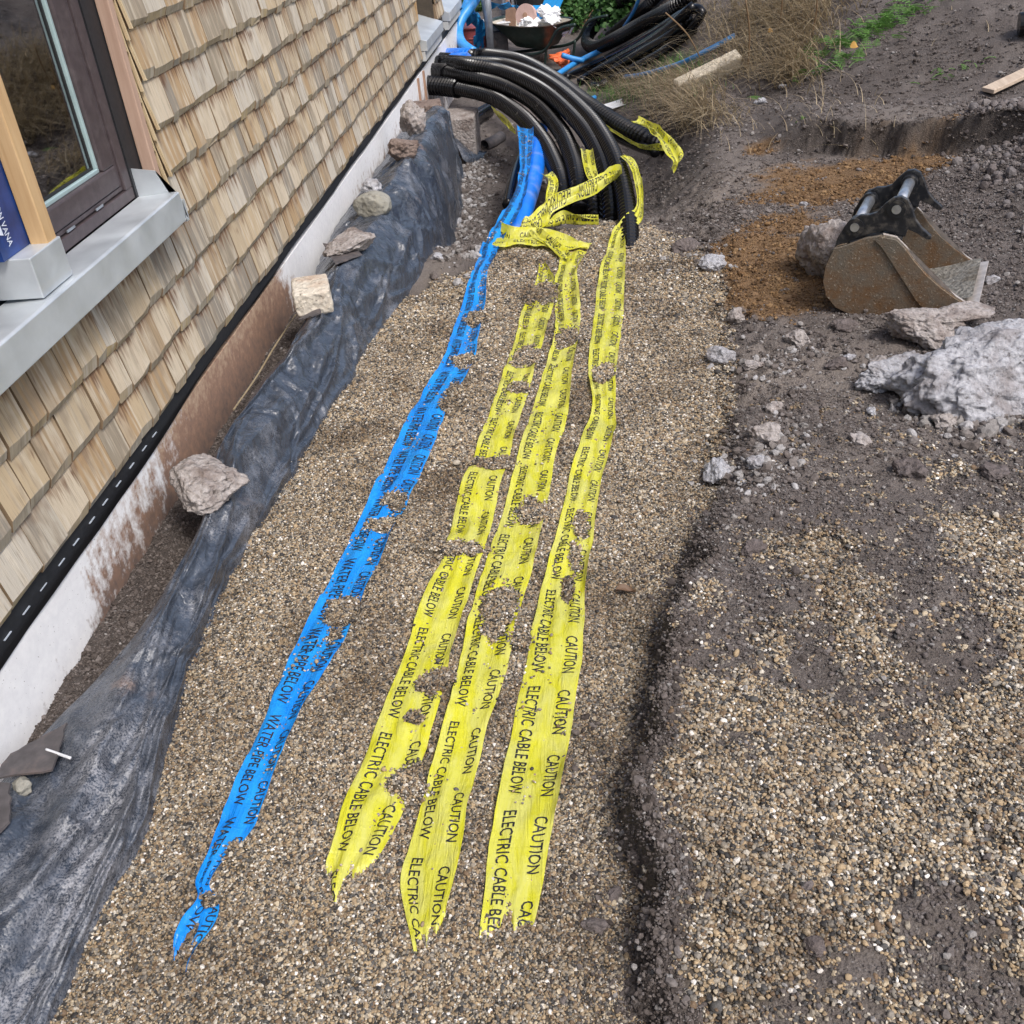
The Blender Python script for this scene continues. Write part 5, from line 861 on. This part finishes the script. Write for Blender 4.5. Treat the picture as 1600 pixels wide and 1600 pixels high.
c = wb0+wp(-.06, -.10, .54); ax = _n(np.array([-.35, -.85, .25])); V, f = tube(np.array([c, c+ax*.06]), .12, 28); V2, f2 = tube(np.array([c+ax*.0605, c+ax*.064]), .03, 16); o = mk('tape_roll', V, f, 'pink'); mk('core', np.array(V2), f2, 'card', o); tag(o, 'round pinkish roll lying in the barrow', 'roll')
tag(mk('cardboard', *obox(wb0+wp(-.38, .0, .52), L_*.07+np.array([0, 0, -.06]), Wd*.02+np.array([0, 0, .12]), (.003, .0, .003)), 'card'), 'torn brown cardboard standing in the back of the barrow', 'cardboard')
tag(mk('paper', *obox(wb0+wp(.26, -.16, .47), L_*.07, Wd*.07+np.array([0, 0, -.04]), (0, 0, .003)), 'paper'), 'flat white paper hanging over the barrow rim', 'paper')
# things behind, near the house corner
def vtube(px0, py0, px1, py1, Y, r, mat, label, name, cat): return tag(mk(name, *tube(np.array([gy(px0, py0, Y), gy(px1, py1, Y)]), r, 16), mat, smooth=True), label, cat)
vtube(757, -60, 767, 80, 11.9, .040, 'galv', 'upright grey scaffold tube left of the wheelbarrow', 'scaffold_tube', 'tube'); vtube(748, -60, 764, 52, 12.1, .035, 'galv', 'second grey scaffold tube leaning on the upright one', 'scaffold_tube', 'tube'); vtube(784, -60, 788, 24, 13.2, .035, 'galv', 'far grey scaffold tube above the barrow rim', 'scaffold_tube', 'tube')
Y = 12.0; tag(mk('blue_hose', *tube(resample([gy(752, -30, Y+.6), gy(742, 0, Y+.2), gy(722, 28, Y), gy(716, 48, Y-.1), gy(722, 68, Y-.3), gy(740, 82, Y-.5)], .04)[0], .055, 16), 'bluepipe', smooth=True), 'thick light blue pipe curving round the house corner', 'pipe')
tag(mk('blue_hose', *tube(resample([gy(740, -30, Y+.9), gy(730, 5, Y+.6), gy(718, 34, Y+.4), gy(712, 55, Y+.3)], .04)[0], .05, 16), 'bluepipe', smooth=True), 'second light blue pipe behind the curved one', 'pipe')
c = gy(742, 52, 12.9); o = mk('red_crate', *join([obox(c, (.17, .03, 0), (-.05, .22, 0), (0, 0, .075)), obox(c+np.array([0, 0, .085]), (.19, .033, 0), (-.055, .24, 0), (0, 0, .012))]), 'red'); bevel(o, .01); tag(o, 'faded red plastic crate by the house corner', 'crate')
c = gy(750, 64, 12.6); tag(bevel(mk('red_crate', *join([obox(c+np.array([.02, .3, -.05]), (.2, .03, 0), (-.05, .2, 0), (0, 0, .06)), obox(c+np.array([.02, .3, .018]), (.215, .033, 0), (-.055, .215, 0), (0, 0, .01))]), 'red'), .01), 'lower red crate under the faded red one', 'crate')
c = gy(776, 42, 12.9); tag(bevel(mk('white_box', *join([obox(c, (.14, .02, 0), (-.03, .2, 0), (0, 0, .05)), obox(c+np.array([0, 0, .06]), (.15, .022, 0), (-.033, .21, 0), (0, 0, .01))]), 'white2'), .008), 'flat white box left of the barrow rim', 'box')
c = gy(775, 60, 12.7); tag(bevel(mk('grey_machine', *join([obox(c+np.array([0, 0, -.05]), (.12, .02, 0), (-.03, .15, 0), (0, 0, .13)), tube(np.array([c+np.array([-.02, -.16, -.02]), c+np.array([-.02, -.19, -.02])]), .05, 18)]), 'slate'), .008), 'small dark grey machine with a round cap behind the scaffold tube', 'machine')
for (pts, lb, w_) in (([(735, 20), (745, 30), (752, 45), (748, 60), (750, 80)], 'blue plastic film hanging by the scaffold tube', .06), ([(728, 15), (736, 30), (740, 40)], 'blue plastic film scrap above the red crate', .08), ([(775, 5), (785, 10), (800, 12)], 'blue plastic film heap beyond the barrow', .12)):
    P = resample([gy(a, b, 12.3+.1*i) for i, (a, b) in enumerate(pts)], .02)[0]; Vv = []
    for i, p in enumerate(P):
        for j in range(7): Vv.append(p+np.array([(j/6-.5)*2*w_, .05*math.sin(i*.7+j*1.9), .02*math.sin(i*.9+j)]))
    tag(mk('plastic_film', Vv, gridf(len(P), 7), 'cyan', smooth=True), lb, 'plastic film')
c = gy(834, -12, 13.4); V, f = tube(np.array([c+np.array([0, 0, -.5]), c+np.array([0, 0, -.45]), c+np.array([0, 0, .5]), c+np.array([0, 0, .52]), c+np.array([0, 0, .58])]), [.20, .21, .235, .25, .25], 28); tag(mk('water_butt', V, f, 'black', smooth=False), 'tall black barrel behind the wheelbarrow', 'barrel')
c = gy(801, 14, 13.6); cage = empty('cage_tank', c); tag(cage, 'white tank in a dark wire cage left of the black barrel', 'tank'); bevel(mk('tank', *obox((0, 0, .0), (.10, 0, 0), (0, .2, 0), (0, 0, .14)), 'white2', cage), .02)
for k in range(5): mk('cage_bar', *tube(np.array([(-.10+.05*k, -.215, -.15), (-.10+.05*k, -.215, .16)]), .008, 8), 'black', cage)
tag(mk('timber_board', *obox(gy(799, -6, 14.2), (.09, 0, 0), (0, .02, 0), (0, 0, .3)), 'timber'), 'upright pine board beyond the tank', 'board')
crumple(gz(878, 92, -.25), (.13, .12, .1), 'orange', 'orange plastic bag under the wheelbarrow', 71, 'plastic_bag', 'bag'); tag(bpy.data.objects['plastic_bag'], 'orange plastic bag under the wheelbarrow', 'bag'); del bpy.data.objects['plastic_bag']['group']
rock('stone', 848, 100, (.12, .1, .09), 'brown stone under the wheelbarrow', 'brownrock', 73, 4, group='loose stones around the trench')
P_ = at(966, 165); tag(mk('paper', *obox(P_+np.array([0, 0, .02]), (.10, .04, .015), (-.04, .10, 0), (0, 0, .002)), 'paper'), 'white paper scrap on the soil beside the upper duct', 'paper')
c = at(1104, 116, .07); tag(bevel(mk('pale_block', *obox(c, _n(at(1138, 98, .07)-at(1072, 130, .07))*.26, (-.02, .05, .02), (0, -.02, .05)), 'block'), .008), 'pale rectangular block lying on the dry grass bank', 'block')
c = at(1598, 116, .04); tag(bevel(mk('plank', *obox(c, _n(np.array([.9, .35, .25]))*.25, (-.02, .05, 0), (0, 0, .012)), 'plank'), .003), 'end of a pale plank at the right picture edge', 'plank')
P = resample([at(1592, 38, .08), at(1606, 36, .08), at(1640, 30, .1)], .03)[0]; tag(mk('pipe_end', *tube(P, .07, 20), 'duct'), 'black pipe end at the upper right picture edge', 'pipe')
P_ = at(978, 929); V = []
for i in range(9):
    for j in range(5): a = i/8; b = (j/4-.5); V.append(P_+np.array([(a-.5)*.055, b*.03*math.sin(math.pi*min(1, a+.06)), .012+.01*b*b*4+.006*math.sin(a*5)]))
tag(mk('dead_leaf', V, gridf(9, 5), 'dleaf', smooth=True), 'brown curled leaf on the gravel right of the tapes', 'leaf')
for (px, py, sc_, lb) in ((1335, 72, .028, 'yellow leaf caught in the green weed'), (1204, 49, .020, 'yellow leaf on the dry grass bank')):
    P_ = at(px, py, .12); V = [P_+np.array([(a-.5)*sc_*2, .01*b, b*sc_*1.6*math.sin(math.pi*min(1, a+.08))+.01*math.sin(a*4)]) for a in np.linspace(0, 1, 9) for b in np.linspace(-.5, .5, 5)]; tag(mk('leaf', V, gridf(9, 5), 'oleaf', smooth=True), lb, 'leaf')

# ------------------------------------------------------------------ vegetation
def blades(spots, hmin, hmax, wdt, lean, seed, droop=.5):
    rr_ = random.Random(seed); V = []; f = []
    for (p, ln) in spots:
        h = rr_.uniform(hmin, hmax); a = rr_.gauss(lean, .9); d = np.array([math.cos(a), math.sin(a), 0]); sd_ = np.array([-d[1], d[0], 0])*wdt*rr_.uniform(.6, 1.4); k = rr_.uniform(.3, 1.0)*droop; b0 = len(V); n_ = 5
        for i in range(n_):
            t_ = i/(n_-1); c = p+d*h*(.25*t_+k*1.2*t_*t_)+np.array([0, 0, h*(t_*(1-k*.55)-k*.55*t_*t_)+.01]); ww = sd_*(1-t_*.85); V += [c-ww, c+ww]
        f += [(b0+2*i, b0+2*i+1, b0+2*i+3, b0+2*i+2) for i in range(n_-1)]
    return V, f
def spots(polys, n_, seed, sig=1.0):
    rr_ = random.Random(seed); out = []
    for _ in range(n_):
        px, py, rx, ry = rr_.choice(polys); out.append((at(px+rr_.gauss(0, .55)*rx, py+rr_.gauss(0, .55)*ry), 0))
    return out
_at0 = at
def ground_snap(sp):
    P = np.array([p for p, _ in sp]); z = base(P[:, 0], P[:, 1]); return [(np.array([p[0], p[1], zz-.01]), 0) for p, zz in zip(P, z)]
DR = [(1165, 40, 70, 50), (1060, 165, 60, 30), (1090, 180, 55, 25), (1200, 20, 80, 30), (1070, 135, 50, 20), (1250, 20, 60, 30), (1240, 110, 40, 25), (1000, 140, 60, 16), (1165, 90, 60, 40), (1290, -10, 60, 30), (1250, 60, 50, 30)]
V, f = blades(ground_snap(spots(DR, 4200, 1)), .12, .45, .0040, math.radians(215), 2, .9); tag(mk('dry_grass', V, f, 'straw'), 'dry straw coloured grass hanging down the bank', 'dry grass', kind='stuff')
V, f = blades(ground_snap(spots([(1000, 140, 80, 25), (960, 150, 60, 14), (1060, 110, 50, 20)], 1300, 5)), .05, .14, .002, 1.0, 6, .4); tag(mk('green_grass', V, f, 'weed'), 'short green grass sprouting below the coil of pipes', 'grass', kind='stuff')
V, f = blades(ground_snap(spots([(1130, 20, 500, 60), (1180, 180, 200, 50)], 200, 8)), .1, .25, .0022, 2.0, 9, 1.0); tag(mk('straw_bits', V, f, 'straw'), 'single straws scattered over the soil slope', 'straw', kind='stuff')
for i, (px, py, tx, ty, lb) in enumerate(((1168, 115, 1165, 0, 'tall thin dry stalk standing on the bank'), (1268, 60, 1275, -20, 'dry stalk right of the tall thin one'), (1098, 98, 1040, 20, 'thin dry stem leaning across the black coil'), (1215, 55, 1220, -30, 'dry stalk near the yellow leaf'))):
    a = _at0(px, py); b = gy(tx, ty, a[1]-.15); tag(mk('dry_stalk', *tube(resample([a, (a+b)/2+np.array([.02, 0, .03]), b], .05)[0], .006, 6), 'stalk', smooth=True), lb, 'stalk')
def leafcloud(c, rad, n_, size, seed, flat=.6):
    rr_ = np.random.default_rng(seed); V = []; f = []; cl = rr_.normal(0, .45, (24, 3))*np.asarray(rad)
    for _ in range(n_):
        p = c+cl[rr_.integers(0, 24)]+rr_.normal(0, .22, 3)*np.asarray(rad); s = size*rr_.uniform(.6, 1.4); a = _n(rr_.normal(0, 1, 3)*np.array([1, 1, .5])); nrm = _n(rr_.normal(0, 1, 3)+np.array([0, -.6, 1.2])); a = _n(a-nrm*a.dot(nrm)); b = np.cross(nrm, a); k = len(V)
        V += [p, p+a*s*.5+b*s*.42+nrm*s*.08, p+a*s*1.1, p+a*s*.5-b*s*.42+nrm*s*.08]; f += [(k, k+1, k+2), (k, k+2, k+3)]
    return V, f
for i, (px, py, rx, rz_, n_, sz, lb) in enumerate(((892, 24, .42, .5, 3200, .06, 'leafy dark green shrub right above the barrow'), (985, 20, .5, .45, 3000, .06, 'leafy green shrub behind the hairpin duct'), (938, 10, .5, .6, 3000, .065, 'leafy green shrub at the top between barrow and ducts'), (1075, -16, .4, .3, 1500, .055, 'leafy green shrub at the top above the coil'), (895, 62, .22, .28, 900, .05, 'low green leaves below the barrow handle'), (738, 22, .25, .25, 700, .045, 'green weeds between house corner and scaffold tube'))):
    c = _at0(px, py)+np.array([0, .25, .25]); sh = empty('leafy_shrub', c-np.array([0, 0, .25])); tag(sh, lb, 'shrub', 'shrubs at the top of the picture')
    V, f = leafcloud(np.array([0, 0, .25]), (rx, rx*.8, rz_), n_, sz, 40+i); mk('crown', V, f, 'ivy', sh)
    St = [tube(np.array([(0, 0, -.1), (random.gauss(0, .1), random.gauss(0, .1), .15), (random.gauss(0, .2), random.gauss(0, .2), .4)]), [.012, .009, .004], 6) for _ in range(6)]; mk('trunk', *join(St), 'stalk', sh)
def fern(px, py, n_, ln, label, seed):
    c = _at0(px, py); rr_ = random.Random(seed); V = []; f = []; stems = []
    for _ in range(n_):
        a = rr_.uniform(0, 6.28); el = rr_.uniform(.3, 1.2); d = np.array([math.cos(a)*math.cos(el), math.sin(a)*math.cos(el), math.sin(el)]); o = np.array([rr_.gauss(0, .45)*ln*2.2, rr_.gauss(0, .3)*ln, 0]); zz = float(base(c[0]+o[0], c[1]+o[1]))-c[2]; o[2] = zz; L2 = ln*rr_.uniform(.5, 1.1); pts = [o+d*L2*t_-np.array([0, 0, L2*.45*t_*t_]) for t_ in np.linspace(0, 1, 8)]; stems.append(tube(np.array(pts), .0022, 4))
        for i in range(1, 8):
            for s in (-1, 1):
                sd_ = _n(np.cross(d, (0, 0, 1)))*s; w_ = L2*.30*(1-i/9)
                for q in range(4):
                    b = pts[i]+sd_*w_*(q+1)/4.; k = len(V); g_ = w_*.11; V += [b-sd_*w_*.25, b+d*g_+np.array([0, 0, g_*.3]), b+sd_*g_*.8, b-d*g_]; f += [(k, k+1, k+2), (k, k+2, k+3)]
    e = empty('weed', c); tag(e, label, 'weed', 'green weeds on the slope'); mk('leaves', V, f, 'weed', e); mk('stems', *join(stems), 'weed', e)['kind'] = 'stuff'
fern(1345, 62, 70, .20, 'largest bright green feathery weed on the bank', 1); fern(1318, 98, 34, .16, 'green weed hanging just below the largest one', 2); fern(1452, 4, 36, .2, 'green weed at the top picture edge', 3); fern(1512, 100, 9, .09, 'small low green weed far right on the slope', 4); fern(1470, 120, 7, .08, 'tiny pale green tuft on the slope', 5); fern(1256, 184, 3, .06, 'single green sprig on the dark slope', 6); fern(1300, 60, 20, .15, 'green weed left of the largest one', 7)
